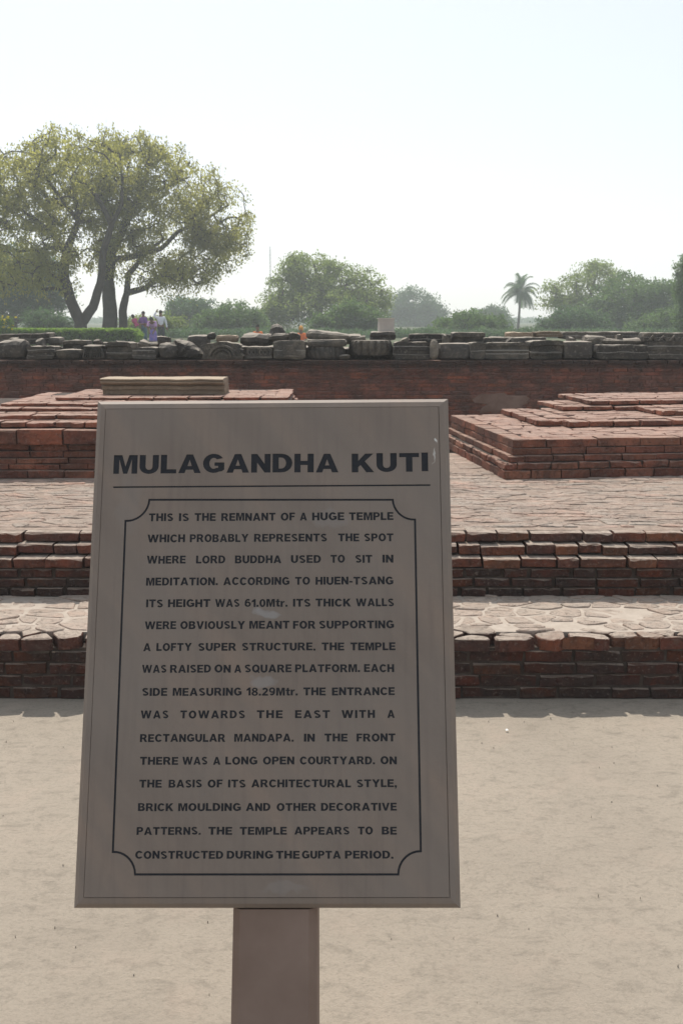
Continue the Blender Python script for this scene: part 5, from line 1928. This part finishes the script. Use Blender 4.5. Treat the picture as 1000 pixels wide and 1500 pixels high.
def strip(pts, width):
    """closed groove outline following an open or closed 2-D path"""
    n = len(pts)
    Lp, Rp = [], []
    for i, p in enumerate(pts):
        a_ = pts[(i - 1) % n]; b_ = pts[(i + 1) % n]
        d1 = Vector((p[0] - a_[0], p[1] - a_[1])).normalized(); d2 = Vector((b_[0] - p[0], b_[1] - p[1])).normalized()
        t = (d1 + d2).normalized()
        nn = Vector((-t.y, t.x))
        k = width / 2 / max(.4, abs(nn.dot(Vector((-d1.y, d1.x)))))
        Lp.append((p[0] + nn.x * k, p[1] + nn.y * k)); Rp.append((p[0] - nn.x * k, p[1] - nn.y * k))
    return Lp, Rp


path = []


def arc(c, p0, p1, n=9):
    a0 = math.atan2((p0[1] - c[1]), (p0[0] - c[0])); a1 = math.atan2((p1[1] - c[1]), (p1[0] - c[0]))
    while a1 - a0 > math.pi:
        a1 -= 2 * math.pi
    while a0 - a1 > math.pi:
        a1 += 2 * math.pi
    r0 = math.hypot(p0[0] - c[0], p0[1] - c[1]); r1 = math.hypot(p1[0] - c[0], p1[1] - c[1])
    return [(c[0] + math.cos(a0 + (a1 - a0) * i / n) * (r0 + (r1 - r0) * i / n), c[1] + math.sin(a0 + (a1 - a0) * i / n) * (r0 + (r1 - r0) * i / n)) for i in range(n + 1)]


tl = (S2(184, 763), S2(219, 732)); trr = (S2(575, 732), S2(607.5, 761)); br = (S2(616, 1247), S2(583, 1281)); bl = (S2(198, 1281), S2(165.5, 1248))
path += arc((tl[0][0], tl[1][1]), tl[0], tl[1])
path += arc((trr[1][0], trr[0][1]), trr[0], trr[1])
path += arc((br[0][0], br[1][1]), br[0], br[1])
path += arc((bl[1][0], bl[0][1]), bl[0], bl[1])
Lp, Rp = strip(path, .0042)
GROOVE = [Lp, Rp]
ra, rb = S2(166, 713.5), S2(630, 710.5)
PARTS.append([[(ra[0], ra[1] - .0017), (rb[0], rb[1] - .0017), (rb[0], rb[1] + .0017), (ra[0], ra[1] + .0017)]])
PARTS.append(GROOVE)


def engraved_face():
    """the board's front skin with every letter and groove cut through it, 1.2 mm thick, walls included"""
    from mathutils.geometry import delaunay_2d_cdt
    K = 100.0
    vs, es = [], []
    for lp in [[(-ww, .0222), (ww, .0222), (ww, SH - .0222), (-ww, SH - .0222)]] + [lp for part in PARTS for lp in part]:
        b = len(vs)
        vs += [Vector((p[0] * K, p[1] * K)) for p in lp]
        es += [(b + i, b + (i + 1) % len(lp)) for i in range(len(lp))]
    V_, E_, F_, _, _, _ = delaunay_2d_cdt(vs, es, [], 0, 1e-5)
    P = np.array([(p.x / K, p.y / K) for p in V_])
    T = np.array([tuple(t)[:3] for t in F_])
    Cc = P[T].mean(axis=1)
    cut = np.zeros(len(T), bool)
    for part in PARTS:
        allp = np.array([p for lp in part for p in lp])
        mn, mx = allp.min(0), allp.max(0)
        idx = np.nonzero((Cc[:, 0] > mn[0]) & (Cc[:, 0] < mx[0]) & (Cc[:, 1] > mn[1]) & (Cc[:, 1] < mx[1]))[0]
        if not len(idx):
            continue
        ins = np.zeros(len(idx), bool)
        x, y = Cc[idx, 0], Cc[idx, 1]
        for lp in part:
            a_ = np.array(lp); b_ = np.roll(a_, -1, axis=0)
            for (ax, ay), (bx, by) in zip(a_, b_):
                if ay == by:
                    continue
                c_ = (ay > y) != (by > y)
                ins ^= c_ & (x < (bx - ax) * (y - ay) / (by - ay) + ax)
        cut[idx] |= ins
    T = T[~cut]
    ed = {}
    for t in T:
        for i in range(3):
            k_ = (int(t[i]), int(t[(i + 1) % 3]))
            ed[k_] = 1
    yf, yb_ = -.0145, -.0128
    n_ = len(P)
    v = [(p[0], yf, p[1]) for p in P] + [(p[0], yb_, p[1]) for p in P]
    f = [tuple(int(q) for q in t) for t in T]
    for (a_, b_) in ed:
        if (b_, a_) not in ed:
            f.append((b_, a_, n_ + a_, n_ + b_))
    return obj('engraved_face', v, f, M['sign'], sign)


engraved_face()


def plate(name, x0, x1, z0, z1):
    v, f = box_vf(x0, x1, -.0131, -.0120, z0, z1)
    return obj(name, v, f, M['ink'], sign)


for p in plates:
    plate(*p)
plate('heading_rule', ra[0] - .002, rb[0] + .002, min(ra[1], rb[1]) - .004, max(ra[1], rb[1]) + .004)
# border groove floor
Lp2, Rp2 = strip(path, .0062)
n = len(path)
v = [(p[0], -.0131, p[1]) for p in Lp2] + [(p[0], -.0131, p[1]) for p in Rp2] + [(p[0], -.0121, p[1]) for p in Lp2] + [(p[0], -.0121, p[1]) for p in Rp2]
f = []
for i in range(n):
    j = (i + 1) % n
    f += [(i, j, n + j, n + i), (2 * n + i, 3 * n + i, 3 * n + j, 2 * n + j), (i, 2 * n + i, 2 * n + j, j), (n + i, n + j, 3 * n + j, 3 * n + i)]
obj('border_line', v, f, M['ink'], sign)


def post():
    w, d, c = .081, .15, .015
    cx = .0145
    y0 = .004

    def sec(z, k=1.0):
        a = w * k
        return [(cx - a + c, y0, z), (cx + a - c, y0, z), (cx + a, y0 + c * 1.3, z), (cx + a, y0 + d - c, z), (cx + a - c, y0 + d, z), (cx - a + c, y0 + d, z), (cx - a, y0 + d - c, z), (cx - a, y0 + c * 1.3, z)]
    v = sec(-.62, 1.03) + sec(-.003)
    f = [(k, (k + 1) % 8, 8 + (k + 1) % 8, 8 + k) for k in range(8)] + [tuple(range(8))[::-1], tuple(range(8, 16))]
    obj('post', v, f, M['sign_post'], sign)


M['sign_post'] = plain('brown_sandstone', (.205, .148, .120), (.165, .115, .090), 5, rough=.75, bump=.2, bd=.003)
post()

# ------------------------------------------------------------------ haze
v, f = box_vf(-700, 700, -40, 700, -1.2, 27)
me = mesh_from('haze', v, f)
mh = bpy.data.materials.new('thin_dust_haze')
mh.use_nodes = True
mh.node_tree.nodes.clear()
pv_ = mh.node_tree.nodes.new('ShaderNodeVolumePrincipled')
pv_.inputs['Color'].default_value = (.90, .965, 1.0, 1)
pv_.inputs['Density'].default_value = .0017
pv_.inputs['Anisotropy'].default_value = .25
ou = mh.node_tree.nodes.new('ShaderNodeOutputMaterial')
mh.node_tree.links.new(pv_.outputs[0], ou.inputs['Volume'])
me.materials.append(mh)
o = bpy.data.objects.new('haze', me)
link(o)
tag(o, kind='stuff')
